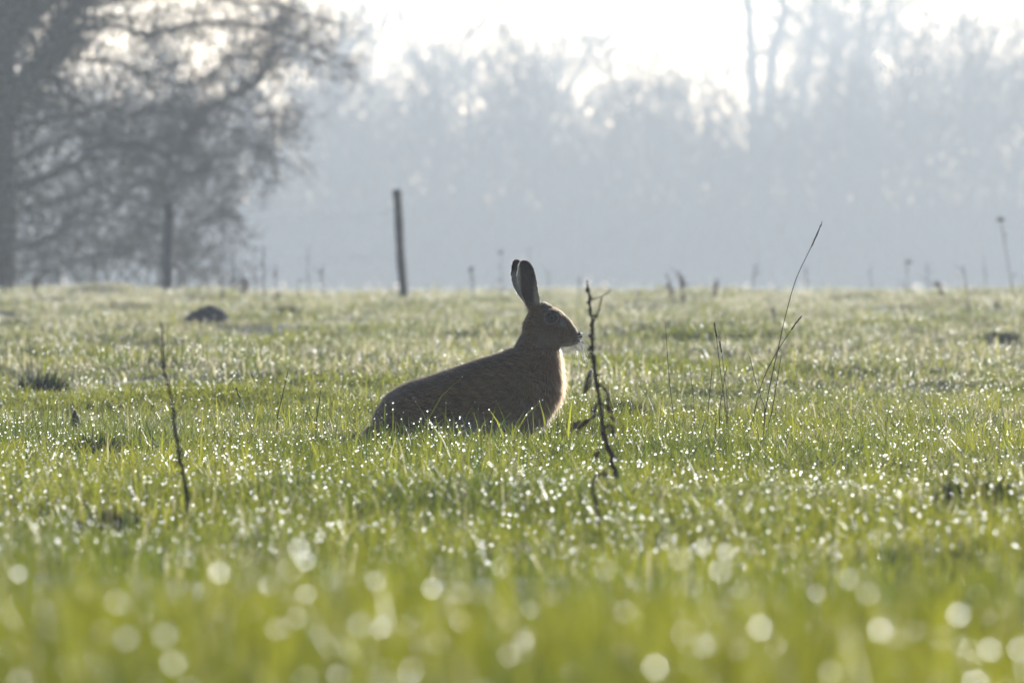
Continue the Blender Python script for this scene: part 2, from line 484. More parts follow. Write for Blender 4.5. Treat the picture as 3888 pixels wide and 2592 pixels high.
# dew beads on the blades
dp = np.concatenate(dew_p); dr = np.concatenate(dew_r)
dme = bpy.data.meshes.new('dew')
dme.vertices.add(len(dp)); dme.vertices.foreach_set('co', dp.astype(np.float32).ravel())
dra = dme.attributes.new('drop', 'FLOAT', 'POINT'); dra.data.foreach_set('value', dr.astype(np.float32))
dme.materials.append(M_DEW); dme.update()
dew = obj('dew', dme)
gn = bpy.data.node_groups.new('dew_drops', 'GeometryNodeTree')
gn.interface.new_socket('Geometry', in_out='INPUT', socket_type='NodeSocketGeometry')
gn.interface.new_socket('Geometry', in_out='OUTPUT', socket_type='NodeSocketGeometry')
g_in = gn.nodes.new('NodeGroupInput'); g_out = gn.nodes.new('NodeGroupOutput')
ico = gn.nodes.new('GeometryNodeMeshIcoSphere'); ico.inputs['Radius'].default_value = 1.0; ico.inputs['Subdivisions'].default_value = 2
shd = gn.nodes.new('GeometryNodeSetShadeSmooth'); smt = gn.nodes.new('GeometryNodeSetMaterial'); smt.inputs['Material'].default_value = M_DEW
iop = gn.nodes.new('GeometryNodeInstanceOnPoints'); nat = gn.nodes.new('GeometryNodeInputNamedAttribute'); nat.data_type = 'FLOAT'; nat.inputs[0].default_value = 'drop'
gl = gn.links.new
gl(g_in.outputs[0], iop.inputs['Points']); gl(ico.outputs[0], shd.inputs[0]); gl(shd.outputs[0], smt.inputs[0]); gl(smt.outputs[0], iop.inputs['Instance'])
gl(nat.outputs[0], iop.inputs['Scale']); gl(iop.outputs[0], g_out.inputs[0])
dew.modifiers.new('drops', 'NODES').node_group = gn
tag(dew, 'glittering dew drops clinging to the grass blades', 'dew', kind='stuff')

# ------------------------------------------------------------------ trees
def wander(p, d, L, n, curl, r, up=0.0):
    pts = [np.array(p, float)]; d = np.array(d, float); d /= np.linalg.norm(d)
    for _ in range(n):
        d = d + r.normal(0, curl, 3) + np.array([0, 0, up]); d /= np.linalg.norm(d)
        pts.append(pts[-1] + d * L / n)
    return pts

def sub_branches(path, rad, level, maxlevel, r, trunk, crown, ratio=.62, nb=(3, 5), spread=.8, up=.06, minr=.006, lenf=.6):
    P = np.array(path); L = np.sum(np.linalg.norm(np.diff(P, axis=0), axis=1))
    n = r.integers(nb[0], nb[1] + 1)
    for k in range(n):
        f = r.uniform(.3, 1.0) if k else 1.0
        i = min(int(f * (len(P) - 1)), len(P) - 2)
        p = P[i] + (P[i + 1] - P[i]) * (f * (len(P) - 1) - i if f < 1 else 1.0)
        d = P[i + 1] - P[i]; d /= np.linalg.norm(d) + 1e-9
        side = r.normal(0, 1, 3); side -= d * side.dot(d); side /= np.linalg.norm(side) + 1e-9
        dd = d * (1 - .35 * spread) + side * spread * r.uniform(.5, 1.1)
        l2 = L * lenf * r.uniform(.6, 1.15)
        r2 = max(rad * ratio * r.uniform(.7, 1.0) * (1 - .45 * f), minr)
        q = wander(p, dd, l2, 4 if level < maxlevel else 3, .22, r, up)
        rads = np.linspace(r2, max(r2 * .45, minr * .6), len(q))
        (trunk if level <= 1 else crown).add(q, rads, 5 if level <= 1 else 3)
        if level < maxlevel:
            sub_branches(q, r2 * .75, level + 1, maxlevel, r, trunk, crown, ratio, nb, spread, up, minr, lenf)

def make_tree(seed, height, trunk_r, lean=(0, 0), limbs=6, maxlevel=3, minr=.012, spread=.75, first=.3, up=.05, forks=None):
    r = np.random.default_rng(seed)
    trunk, crown = Tubes(), Tubes()
    path = wander((0, 0, -.1), (lean[0], lean[1], 1), height * .75, 8, .07, r, .05)
    trunk.add(path, np.linspace(trunk_r, trunk_r * .35, len(path)), 8)
    P = np.array(path)
    for k in range(limbs):
        f = first + (1 - first) * (k + r.random() * .6) / limbs
        f = min(f, .999)
        i = int(f * (len(P) - 1)); p = P[i] + (P[i + 1] - P[i]) * (f * (len(P) - 1) - i)
        a = r.uniform(0, 2 * math.pi)
        d = np.array([math.cos(a), math.sin(a), r.uniform(.35, 1.1)])
        l = height * .38 * r.uniform(.7, 1.1) * (1.15 - .5 * f)
        rad = trunk_r * (1 - .6 * f) * .5
        q = wander(p, d, l, 5, .18, r, up)
        trunk.add(q, np.linspace(rad, rad * .4, len(q)), 5)
        sub_branches(q, rad * .8, 1, maxlevel, r, trunk, crown, spread=spread, up=up, minr=minr)
    return trunk, crown

def add_tree(name, tr_me, cr_me, loc, rz, label, group, scale=1.0):
    e = empty(name, loc)
    e.rotation_euler = (0, 0, rz); e.scale = (scale,) * 3
    obj('trunk', tr_me, e); obj('crown', cr_me, e)
    tag(e, label, 'tree', group)
    return e

# far wood: a deep thicket that reads as one mass, and bare trees that stand out of it
YW = 600.0
NW1, NW2 = Noise(51, 13.0), Noise(52, 4.0)
def wood_top(x):
    u = x * FPX / YW + 1944          # photograph column
    prof = np.interp(u, [-1500, 900, 1300, 1500, 1800, 2000, 2180, 2260, 2400, 2650, 2800, 3000, 3200, 3500, 3888, 5500],
                        [5.6, 5.6, 5.6, 5.0, 5.3, 5.8, 5.2, 4.6, 5.9, 5.5, 5.0, 5.4, 6.0, 6.6, 6.6, 6.0])
    return 1.62 * (prof + .28 * NW1(x, 0) + .35 * NW2(x, 0))
r = np.random.default_rng(61)
n = 108000
x = r.uniform(-50, 50, n); y = r.uniform(585, 655, n)
top = wood_top(x * YW / y) * (.74 + .42 * r.random(n) ** 1.6) * (y / YW)
z = np.where(r.random(n) < .36, r.random(n) * 3.2, top * r.random(n) ** .62) - .1
ln = 1.5 * r.uniform(.4, 1.3, n) * np.clip(1.3 - z / (top + .1) * .6, .5, 1.2)
d = np.stack([r.normal(0, .42, n), r.normal(0, .42, n), r.uniform(.35, 1.0, n)], -1); d /= np.linalg.norm(d, axis=1, keepdims=True)
w = r.uniform(.03, .09, n) * (1 - .4 * np.clip(z / (top + .1), 0, 1))
A = np.cross(d, r.normal(0, 1, (n, 3))); A /= np.linalg.norm(A, axis=1, keepdims=True); B = np.cross(d, A)
p = np.stack([x, y, z], -1)
ang = np.arange(3) * 2.0944
base = p[:, None] + (A[:, None] * np.cos(ang)[None, :, None] + B[:, None] * np.sin(ang)[None, :, None]) * w[:, None, None]
vv = np.concatenate([base, (p + d * ln[:, None])[:, None]], 1).reshape(-1, 3)
tt = (np.arange(n)[:, None, None] * 4 + np.array([[0, 1, 3], [1, 2, 3], [2, 0, 3]])[None]).reshape(-1, 3)
wood = obj('far_wood', np_mesh('far_wood', vv, tt, M_TWIG))
tag(wood, 'hazy grey mass of bare thicket closing the far side of the field', 'wood', kind='stuff')

variants = []
for sd, h_, tr_ in ((101, 9.0, .16), (102, 8.0, .13), (103, 10.0, .2), (104, 7.5, .12)):
    t_, c_ = make_tree(sd, h_, tr_, limbs=9, maxlevel=3, minr=.012, spread=.62, first=.35, up=.09)
    variants.append((t_.mesh('far_trunk', M_BARK), c_.mesh('far_crown', M_TWIG)))
far = [(1740, 405, 0, 1.0, .4, 'pale bare tree with lacy crown rising from the far wood, above the hare'),
       (1330, 415, 1, 1.0, 1.9, 'faint bare tree in the far wood just right of the big dark tree'),
       (1560, 425, 3, .95, 2.6, 'small faint bare tree of the far wood between two lacy crowns left of the hare'),
       (2060, 420, 1, .92, 3.4, 'low bare tree of the far wood straight above the withered weed stalk'),
       (2500, 402, 3, .95, 5.0, 'round topped bare tree left of the twin trunks in the far wood'),
       (2640, 425, 1, .85, 1.0, 'slight bare tree close against the twin trunks, on their left'),
       (3150, 410, 0, .85, 2.2, 'bare tree of the far wood standing above the tall leaning grass stalk'),
       (3330, 400, 2, .78, 3.9, 'broad bare tree of the far wood right of the tall leaning grass stalk'),
       (3560, 412, 1, 1.05, .2, 'slim bare tree of the far wood near the right edge'),
       (3780, 404, 0, .98, 5.5, 'rightmost bare tree of the far wood')]
for u, yy, vi, sc, rz, lab in far:
    yy = yy * 1.5 + 100; sc *= 1.78
    add_tree('bare_tree', *variants[vi], ((u - 1944) * yy / FPX, yy, float(zg((u - 1944) * yy / FPX, yy))), rz, lab, 'bare trees of the far wood', sc)
# more crowns, too hazy to tell one from another
r = np.random.default_rng(707)
for k in range(26):
    u = 1250 + 2800 * (k + r.uniform(-.35, .35)) / 26; yy = r.uniform(740, 880)
    if 2250 < u < 2700: continue
    X = (u - 1944) * yy / FPX
    add_tree('bare_tree', *variants[int(r.integers(0, 4))], (X, yy, 0), r.uniform(0, 6.28), 'pale bare tree fading into the haze above the far wood', 'faintest bare trees of the far wood', r.uniform(1.95, 2.6) * yy / 800)
# the tree with two tall trunks
tw = empty('twin_trunk_tree', ((2890 - 1944) * 850 / FPX, 850, 0))
r = np.random.default_rng(77)
tk, cr = Tubes(), Tubes()
def tp(u, row): q = at(u, row, 850); return np.array([q.x - tw.location.x, 0, q.z])
for pth, r0, r1 in (([(2880, 1120), (2872, 800), (2862, 400), (2850, 180), (2842, 20), (2835, -200)], .52, .2),
                    ([(2895, 1120), (2900, 800), (2915, 420), (2935, 200), (2968, 90), (2978, -10), (2975, -200)], .50, .2)):
    q = smooth_path([tp(*s) for s in pth], 12) + np.array([0, r.normal(0, .2), 0])
    q[:, 1] += np.cumsum(r.normal(0, .05, len(q)))
    tk.add(q, np.linspace(r0, r1, len(q)), 7)
    for k in range(15):
        i = r.integers(4, len(q) - 1)
        a = r.uniform(0, 6.28)
        br = wander(q[i], (math.cos(a), math.sin(a), .9), r.uniform(2.2, 5.0), 4, .18, r, .08)
        tk.add(br, np.linspace(.11, .045, len(br)), 4)
        sub_branches(br, .06, 1, 2, r, tk, cr, spread=.6, up=.08, minr=.02)
obj('trunk', tk.mesh('twin_trunk', M_BARK), tw); obj('crown', cr.mesh('twin_crown', M_TWIG), tw)
tag(tw, 'tall bare tree with two parallel trunks rising above the far wood', 'tree', 'bare trees of the far wood')

# big spreading tree on the left, nearer
YT = 150.0
r = np.random.default_rng(88)
base = at(-60, 1095, YT)
bt = empty('spreading_tree', (base.x, YT, float(zg(base.x, YT))))
tk, cr = Tubes(), Tubes()
def tl(zx, zy, dy=0.0):
    """pixel of the enlarged left quarter -> tree space"""
    q = at(zx / 1.3636, zy / 1.3636, YT)
    return np.array([q.x - bt.location.x, dy, q.z - bt.location.z])
trunk_path = [tl(-70, 1530), tl(-60, 1200), tl(-40, 900), tl(-50, 600), tl(-20, 250), tl(40, -100), tl(60, -700)]
tk.add(smooth_path(trunk_path, 18), np.linspace(.34, .17, 18), 9)
limb_defs = [
    ([(-40, 1010, 0), (130, 965, -.2), (400, 870, -.3), (490, 790, -.35), (700, 770, -.4), (860, 830, -.5), (930, 790, -.5), (1000, 660, -.55), (1130, 540, -.6), (1260, 480, -.6), (1390, 370, -.7)], .10),
    ([(860, 830, -.5), (960, 900, -.55), (1080, 880, -.6), (1160, 920, -.6)], .025),
    ([(1000, 660, -.55), (1150, 650, -.6), (1260, 690, -.7), (1360, 780, -.7), (1480, 770, -.7)], .03),
    ([(-40, 700, 0), (150, 640, .1), (380, 600, .2), (540, 540, .2), (680, 585, .3), (790, 570, .3), (950, 600, .3), (1120, 540, .4), (1300, 590, .4), (1520, 600, .4)], .07),
    ([(-30, 640, 0), (100, 470, .1), (220, 300, .2), (320, 150, .2), (400, 30, .3), (500, -150, .4)], .24),
    ([(260, 270, .2), (420, 300, .4), (620, 330, .5), (760, 390, .5), (930, 430, .6), (1060, 390, .6), (1180, 290, .7), (1330, 290, .7), (1560, 280, .7), (1720, 330, .8)], .06),
    ([(350, 150, .2), (560, 120, -.2), (760, 180, -.3), (900, 150, -.4), (1080, 120, -.4), (1300, 130, -.5), (1480, 180, -.5), (1620, 240, -.6), (1760, 300, -.6)], .06),
    ([(430, 30, .3), (700, -20, .2), (950, -60, .2), (1200, 20, .1), (1420, 40, .1), (1620, 130, 0)], .06),
    ([(-60, 1300, 0), (120, 1290, -.3), (290, 1230, -.4), (380, 1130, -.5), (540, 1130, -.5), (640, 1030, -.6), (760, 960, -.6), (900, 1000, -.6), (1010, 960, -.6)], .06),
    ([(540, 1130, -.5), (680, 1150, -.5), (860, 1180, -.6), (1010, 1170, -.6), (1190, 1110, -.6)], .03),
    ([(-40, 860, 0), (140, 800, .3), (330, 700, .4), (520, 690, .5), (640, 740, .5), (800, 700, .5), (900, 720, .5)], .06),
    ([(-40, 1120, 0), (200, 1050, .4), (420, 980, .5), (640, 900, .5), (760, 950, .5), (960, 1060, .5)], .05),
    ([(-50, 300, 0), (60, 180, .2), (150, 60, .2), (250, -150, .2)], .10),
    ([(-60, 1400, 0), (200, 1400, .3), (420, 1330, .3), (620, 1320, .3), (820, 1380, .3), (1000, 1330, .3)], .04),
]
for pts, r0 in limb_defs:
    r0 = r0 * (.46 if r0 < .12 else .6)
    q = smooth_path([tl(*p_) for p_ in pts], len(pts) * 3)
    q = q + np.cumsum(r.normal(0, .008, q.shape), 0)
    tk.add(q, np.linspace(r0, max(r0 * .35, .010), len(q)), 6)
    m = int(len(q) * 2.5) + 5
    for k in range(m):
        i = r.integers(2, len(q) - 1)
        d = q[i] - q[i - 1]; d /= np.linalg.norm(d)
        s = r.normal(0, 1, 3); s[1] *= 1.2
        dd = d * .7 + s * .55 + np.array([0.1, 0, .12])
        L = r.uniform(.25, .75) * (1.0 if r0 > .04 else .7)
        b2 = wander(q[i], dd, L, 4, .25, r, .03)
        rb = max(r0 * .4 * (1 - .5 * i / len(q)), .007)
        (tk if rb > .02 else cr).add(b2, np.linspace(rb, rb * .45, len(b2)), 4)
        sub_branches(b2, rb * .7, 2, 3, r, tk, cr, nb=(3, 5), spread=.85, up=.02, minr=.0042, lenf=.62)
# the side of the crown turned away to the left
for pts, r0 in limb_defs[::2]:
    q = smooth_path([tl(*p_) for p_ in pts], len(pts) * 2)
    q = q * np.array([-.8, 1, 1]) + np.stack([np.zeros(len(q)), q[:, 0] * r.uniform(-.6, .6), np.zeros(len(q))], -1)
    r0 = r0 * .46
    tk.add(q, np.linspace(r0, max(r0 * .35, .010), len(q)), 5)
    for k in range(int(len(q) * 1.2)):
        i = r.integers(2, len(q) - 1)
        d = q[i] - q[i - 1]; d /= np.linalg.norm(d)
        b2 = wander(q[i], d * .7 + r.normal(0, .5, 3), r.uniform(.3, .8), 4, .25, r, .03)
        cr.add(b2, np.linspace(.008, .004, len(b2)), 3)
        sub_branches(b2, .006, 3, 3, r, tk, cr, nb=(5, 7), spread=.85, up=.02, minr=.0055, lenf=.7)
# upper crown beyond the frame
for k in range(20):
    f = r.uniform(.62, 1)
    P = smooth_path(trunk_path, 18); i = min(int(f * 17), 16)
    a = r.uniform(0, 6.28)
    q = wander(P[i], (math.cos(a), math.sin(a), r.uniform(.6, 1.3)), r.uniform(2.2, 3.8), 7, .14, r, .05)
    tk.add(q, np.linspace(.08, .02, len(q)), 5)
    sub_branches(q, .05, 2, 3, r, tk, cr, nb=(4, 6), spread=.7, up=.08, minr=.008, lenf=.42)
obj('trunk', tk.mesh('spreading_trunk', M_BARK), bt)
crown = obj('crown', cr.mesh('spreading_crown', M_TWIG), bt)
tag(bt, 'big dark spreading tree with crooked low branches at the left', 'tree')
tris_tree = len(crown.data.polygons)

# ivy and withered leaves still hanging in it
def leaf_cloud(centres, rad, n, size, r, col, flat=1.0):
    k = r.integers(0, len(centres), n)
    p = centres[k] + r.normal(0, 1, (n, 3)) * rad[k][:, None] * np.array([1, 1, flat])
    a = r.normal(0, 1, (n, 3)); a /= np.linalg.norm(a, axis=1, keepdims=True)
    b = np.cross(a, r.normal(0, 1, (n, 3))); b /= np.linalg.norm(b, axis=1, keepdims=True)
    s = size * r.uniform(.6, 1.3, n)[:, None]
    v = np.stack([p - a * s, p + b * s * .55, p + a * s, p - b * s * .55], 1).reshape(-1, 3)
    t = (np.arange(n)[:, None, None] * 4 + np.array([[0, 1, 2], [0, 2, 3]])[None]).reshape(-1, 3)
    c = np.repeat(np.asarray(col)[None] * r.uniform(.6, 1.3, n)[:, None], 4, 0)
    return v, t, c
# leaf clusters gather along the limbs, thickest near the trunk
cen = []; rd = []
for pts, r0 in limb_defs:
    q = smooth_path([tl(*p_) for p_ in pts], 24)
    for s in q:
        if r.random() < .25: cen.append(s + r.normal(0, .2, 3)); rd.append(r.uniform(.10, .22))
for s in smooth_path(trunk_path, 40):
    for _ in range(14): cen.append(s + r.normal(0, .33, 3) + np.array([.12, 0, 0])); rd.append(r.uniform(.12, .28))
for _ in range(430): cen.append(tl(-100 + 1000 * r.random() ** 2.0, 1350 * r.random() ** 1.35, r.normal(0, .6))); rd.append(r.uniform(.14, .30))
v, t, c = leaf_cloud(np.array(cen), np.array(rd), 21000, .027, r, (.040, .047, .028))
lv = obj('foliage', np_mesh('tree_foliage', v, t, M_DRY, c), bt); lv['kind'] = 'stuff'

# thicket of shrubs below it
def shrub(u, yy, w, h, seed, label):
    r = np.random.default_rng(seed)
    X = (u - 1944) * yy / FPX
    e = empty('bare_shrub', (X, yy, float(zg(X, yy))))
    st, tw_ = Tubes(), Tubes()
    for k in range(10):
        p0 = np.array([r.normal(0, w * .28), r.normal(0, w * .28), -.05])
        q = wander(p0, (r.normal(0, .45), r.normal(0, .45), 1), h * r.uniform(.55, 1.0), 6, .14, r, .03)
        st.add(q, np.linspace(.014, .006, len(q)), 4)
        sub_branches(q, .010, 2, 3, r, st, tw_, nb=(4, 6), spread=.7, up=.05, minr=.004, lenf=.42)
    cen = r.normal(0, 1, (40, 3)) * np.array([w * .33, w * .33, h * .22]) + np.array([0, 0, h * .45])
    v, t, c = leaf_cloud(cen, np.full(40, .12), 350, .03, r, (.10, .075, .05))
    obj('stems', st.mesh('shrub_stems', M_BARK), e); obj('twigs', tw_.mesh('shrub_twigs', M_TWIG), e)
    o = obj('leaves', np_mesh('shrub_leaves', v, t, M_DRY, c), e); o['kind'] = 'stuff'
    for ch in e.children: ch['kind'] = 'stuff'
    tag(e, label, 'shrub', 'shrubs below the spreading tree')
shrub(60, 160, 1.7, 1.75, 1, 'leftmost dusky bare shrub below the spreading tree')
shrub(330, 157, 1.6, 1.55, 2, 'dusky bare shrub just left of the thick straight fence post')
shrub(560, 162, 1.5, 1.35, 3, 'dusky bare shrub around the thick straight fence post, second from left')
shrub(790, 158, 1.3, .8, 4, 'low sparse bare shrub right of the thick straight fence post')

# ------------------------------------------------------------------ fence
def fence_post(top, foot, yy, rad, label):
    A = at(*foot, yy); B = at(*top, yy)
    zb = float(zg(A.x, yy)) - .25
    e = empty('fence_post', (A.x, yy, zb + .25))
    n = 14
    P = [np.array([(B.x - A.x) * s + .004 * math.sin(s * 9), .004 * math.cos(s * 7), -.25 + (B.z - zb) * s]) for s in np.linspace(0, 1, n)]
    rads = [rad * (1 + .06 * math.sin(s * 23 + rad * 90)) for s in np.linspace(0, 1, n)]
    tb = Tubes().add(P, rads, 9)
    tb.add([P[-1], P[-1] + np.array([0, 0, .012])], [rad, rad * .7], 9)
    obj('post', tb.mesh('post_wood', M_POST), e)
    st = Tubes()
    for f in (.55, .9):
        c = P[int(f * (n - 1))]
        st.add([c + np.array([-.01, -rad * 1.05, .01]), c + np.array([0, -rad * 1.35, .0]), c + np.array([.01, -rad * 1.05, -.01])], [.002] * 3, 4)
    s_ = obj('staples', st.mesh('staples', M_WIRE), e); s_['kind'] = 'stuff'
    tag(e, label, 'fence post', 'fence posts at the field edge')
    return P, e
pA, eA = fence_post((1505, 724), (1543, 1106), 110, .036, 'slender leaning wooden fence post left of the hare')
pB, eB = fence_post((641, 770), (634, 1098), 117, .046, 'thick straight wooden fence post before the spreading tree')
for f, nm in ((.55, 'lower'), (.9, 'upper')):
    i = int(f * 13)
    a = np.array(eA.location) + pA[i]; b = np.array(eB.location) + pB[i]
    d = b - a
    pts = []
    for s in np.linspace(0, 1, 14):
        q = a + d * s; q[2] -= .02 * math.sin(math.pi * s); q[1] -= .045; pts.append(q)
    for s in np.linspace(.1, .8, 5): pts.append(b + d * s + np.array([0, -.045, .01]))
    w_ = obj('fence_wire', Tubes().add(pts, [.0013] * len(pts), 4).mesh('fence_wire', M_WIRE))
    tag(w_, f'{nm} thin wire strung between the two fence posts', 'wire', 'fence wires')

# ------------------------------------------------------------------ dry plants
BROWN = (.075, .052, .036); DBROWN = (.045, .032, .024); STALK = (.085, .066, .042)
def curled_leaf(tb, p, d, L, w, r, col, droop=.8):
    """a withered leaf: a folded strip that curls down"""
    d = np.array(d, float); d /= np.linalg.norm(d)
    n = 7
    pts = [np.array(p, float)]
    for k in range(n - 1):
        d = d + np.array([r.normal(0, .25), r.normal(0, .25), -droop * r.uniform(.3, .8)]); d /= np.linalg.norm(d)
        pts.append(pts[-1] + d * L / (n - 1))
    pts = np.array(pts)
    wv = np.sin(np.linspace(.15, math.pi * .98, n)) * w
    tang = np.gradient(pts, axis=0); tang /= np.linalg.norm(tang, axis=1, keepdims=True)
    s = np.cross(tang, r.normal(0, 1, 3)); s /= np.linalg.norm(s, axis=1, keepdims=True) + 1e-9
    nn = np.cross(s, tang)
    tw_ = np.linspace(0, r.uniform(-2, 2), n)[:, None]
    s2 = s * np.cos(tw_) + nn * np.sin(tw_); n2 = np.cross(s2, tang)
    Lf = pts + s2 * wv[:, None] + n2 * wv[:, None] * .7 * r.uniform(.6, 1.2, n)[:, None]
    Rt = pts - s2 * wv[:, None] + n2 * wv[:, None] * .7 * r.uniform(.6, 1.2, n)[:, None]
    V = np.concatenate([pts, Lf, Rt]); T = []
    for k in range(n - 1):
        for o in (n, 2 * n): T += [(k, k + 1, o + k + 1), (k, o + k + 1, o + k)]
    tb.tri(V, T, col)

def weed(name, label, pix, yy, r0, r1, seed, side=(), leaves=(), buds=0, group=None, category='weed', zoom=1.0, org=(0, 0), dy=.0, col=BROWN):
    """pix: stem pixels root to tip; side: [pixels..., radius]; leaves: (u, v, dirx, length m, width m)"""
    r = np.random.default_rng(seed)
    def W(u, v, f=0.0): return np.array(at(org[0] + u / zoom, org[1] + v / zoom, yy)) + np.array([0, dy * f, 0])
    root = W(*pix[0])
    e = empty(name, (root[0], yy, float(zg(root[0], yy))))
    o0 = np.array(e.location)
    P = smooth_path([W(*p_, f=i / (len(pix) - 1)) - o0 for i, p_ in enumerate(pix)], len(pix) * 4)
    P = np.vstack([[P[0][0], P[0][1], -.03], P]) if P[0][2] > -.01 else P
    P[1:-1] += r.normal(0, r0 * .25, P[1:-1].shape)
    rad = np.linspace(r0, r1, len(P)) * (1 + .18 * r.normal(0, 1, len(P)))
    st = Tubes().add(P, np.abs(rad), 6, col)
    obj('stem', st.mesh('weed_stem', M_DRY), e)
    for s_, rs in side:
        q = smooth_path([W(*p_) - o0 for p_ in s_], len(s_) * 4)
        q[1:] += r.normal(0, rs * .3, q[1:].shape)
        obj('branch', Tubes().add(q, np.linspace(rs, rs * .45, len(q)), 5, col).mesh('weed_branch', M_DRY), e)
    for (u, v, dx, L, w) in leaves:
        tb = Tubes(); curled_leaf(tb, W(u, v) - o0, (dx, r.normal(0, .5), .15), L, w, r, DBROWN)
        obj('leaf', tb.mesh('weed_leaf', M_DRY, smooth=False), e)
    if buds:
        for k in range(buds):
            i = r.integers(len(P) // 4, len(P))
            tb = Tubes(); c = P[min(i, len(P) - 1)] + r.normal(0, r0 * .3, 3)
            d = r.normal(0, 1, 3); d /= np.linalg.norm(d); L = r.uniform(.8, 1.8) * r0 + .002
            tb.add([c, c + d * L * .5, c + d * L], [r0 * .35, r0 * .5, r0 * .1], 4, col)
            obj('bud', tb.mesh('weed_bud', M_DRY), e)
    tag(e, label, category, group)
    return e

weed('withered_weed', 'dark withered weed with curled brown leaves right of the hare', 
     [(572, 1330), (565, 1270), (530, 1140), (495, 1040), (465, 900), (450, 760), (425, 640), (410, 500), (400, 380), (400, 280), (395, 220), (385, 130), (372, 45)],
     25.8, .0052, .0022, 1, zoom=1.6156, org=(2000, 1050), dy=.1,
     side=[([(412, 275), (440, 215), (460, 130), (490, 105), (520, 75)], .0020), ([(388, 130), (410, 138), (430, 132), (462, 122)], .0018), ([(428, 655), (455, 660), (470, 640), (495, 690)], .0013),
           ([(465, 850), (420, 850), (380, 880), (335, 915)], .0018), ([(470, 760), (495, 740), (500, 700)], .0014), ([(480, 1050), (450, 1060), (425, 1085)], .0014)],
     leaves=[(412, 570, -1, 0.034, 0.0047), (405, 585, -.7, 0.048, 0.0055), (400, 600, -.9, 0.044, 0.0047), (385, 640, -.3, 0.034, 0.0047), (440, 660, .9, 0.029, 0.0031), (500, 720, .5, 0.029, 0.0047), (490, 780, .4, 0.027, 0.0047),
             (470, 790, .9, 0.029, 0.0047), (430, 850, -1, 0.044, 0.0055), (380, 870, -.9, 0.034, 0.0063), (340, 890, -.6, 0.025, 0.0063), (490, 910, .8, 0.029, 0.0047), (505, 940, .5, 0.029, 0.0047), (465, 940, -.3, 0.029, 0.0039),
             (450, 1060, -.8, 0.021, 0.0047), (425, 1075, -.4, 0.020, 0.0055), (530, 1100, .5, 0.018, 0.0039), (440, 780, -.5, 0.029, 0.0039), (500, 860, .4, 0.029, 0.0039)],
     buds=46)
weed('withered_weed', 'short crooked withered stalk in blurred grass below the tall withered weed',
     [(445, 1520), (440, 1490), (430, 1420), (408, 1320), (405, 1270), (425, 1235), (455, 1210), (482, 1195)], 22.6, .0032, .0018, 2, zoom=1.6156, org=(2000, 1050),
     leaves=[(415, 1260, -.6, .02, .004), (470, 1200, .6, .018, .004)], buds=6)
weed('withered_weed', 'lone bent dry stalk standing at the left in the dewy grass',
     [(1188, 1400), (1180, 1330), (1160, 1130), (1130, 960), (1100, 800), (1085, 680), (1060, 540), (1030, 430), (1020, 380), (1020, 260), (1015, 140)], 23.7, .0042, .0012, 3, zoom=1.651, org=(0, 1150),
     side=[([(1015, 395), (990, 370), (965, 355), (935, 340)], .0010), ([(1022, 380), (1050, 330), (1080, 310), (1095, 330), (1088, 395)], .0009), ([(1018, 300), (1008, 230), (1005, 170)], .0010), ([(1022, 310), (1060, 285), (1078, 270)], .0008), ([(1135, 930), (1150, 945), (1158, 980)], .0018)],
     leaves=[(1085, 330, .3, .02, .004), (965, 355, -.5, .014, .003)], buds=26)
weed('withered_weed', 'thin dry stem leaning among dewdrops just below the hare',
     [(1285, 1560), (1255, 1480), (1215, 1360), (1205, 1240), (1212, 1120)], 24.8, .0020, .0010, 4, zoom=2.6133, org=(1400, 1350), buds=5)

def stalk(label, pix, yy, head=None, rad=.0008, seed=0, zoom=1.4255, org=(2300, 800)):
    r = np.random.default_rng(seed)
    def W(u, v): return np.array(at(org[0] + u / zoom, org[1] + v / zoom, yy))
    root = W(*pix[0])
    e = empty('grass_stalk', (root[0], yy, float(zg(root[0], yy))))
    o0 = np.array(e.location)
    P = smooth_path([W(*p_) - o0 for p_ in pix], len(pix) * 5)
    if P[0][2] > -.005: P = np.vstack([[P[0][0], 0, -.02], P])
    obj('stem', Tubes().add(P, np.linspace(rad, rad * .6, len(P)) * 1.2 + .0003, 5, STALK).mesh('stalk_stem', M_DRY), e)
    if head:
        H = smooth_path([W(*p_) - o0 for p_ in head], 20)
        tb = Tubes()
        tb.add(H, np.sin(np.linspace(.35, math.pi - .1, 20)) * .0014 + .0003, 5, STALK)
        d = (H[-1] - H[0]); d /= np.linalg.norm(d)
        for k in range(26):
            c = H[r.integers(0, 19)]
            s = r.normal(0, 1, 3); s -= d * s.dot(d); s /= np.linalg.norm(s)
            tb.add([c, c + d * .003 + s * .0016, c + d * .007 + s * .0018], [.0005, .0009, .0001], 4, STALK)
        h_ = obj('seed_head', tb.mesh('stalk_head', M_DRY), e); h_['kind'] = 'stuff'
    tag(e, label, 'grass stalk', 'dry grass stalks')
stalk('tallest dry grass stalk leaning right against the grey haze', [(845, 1320), (850, 1290), (865, 1080), (900, 890), (930, 760), (975, 560), (1030, 370), (1110, 200)], 33.4, [(1110, 200), (1142, 130), (1171, 63)], .0009, 1)
stalk('dry grass stalk with seed head crossing behind the tallest stalk', [(725, 1300), (735, 1270), (790, 1150), (830, 980), (880, 850), (950, 725), (1003, 645)], 33.2, [(1003, 645), (1030, 607), (1060, 570)], .0008, 2)
stalk('short headless stalk close right of the tallest stalk', [(838, 1320), (850, 1270), (900, 1080), (930, 900), (950, 783)], 33.6, None, .0008, 3)
stalk('leftmost thin stalk of the group, bent at its foot', [(460, 1330), (440, 1290), (385, 1200), (360, 1050), (340, 870), (324, 618)], 33.6, None, .0007, 4)
stalk('faint thin stalk second from the left of the group', [(484, 1310), (482, 1200), (478, 1080), (465, 930), (452, 835)], 34.6, None, .0006, 5)
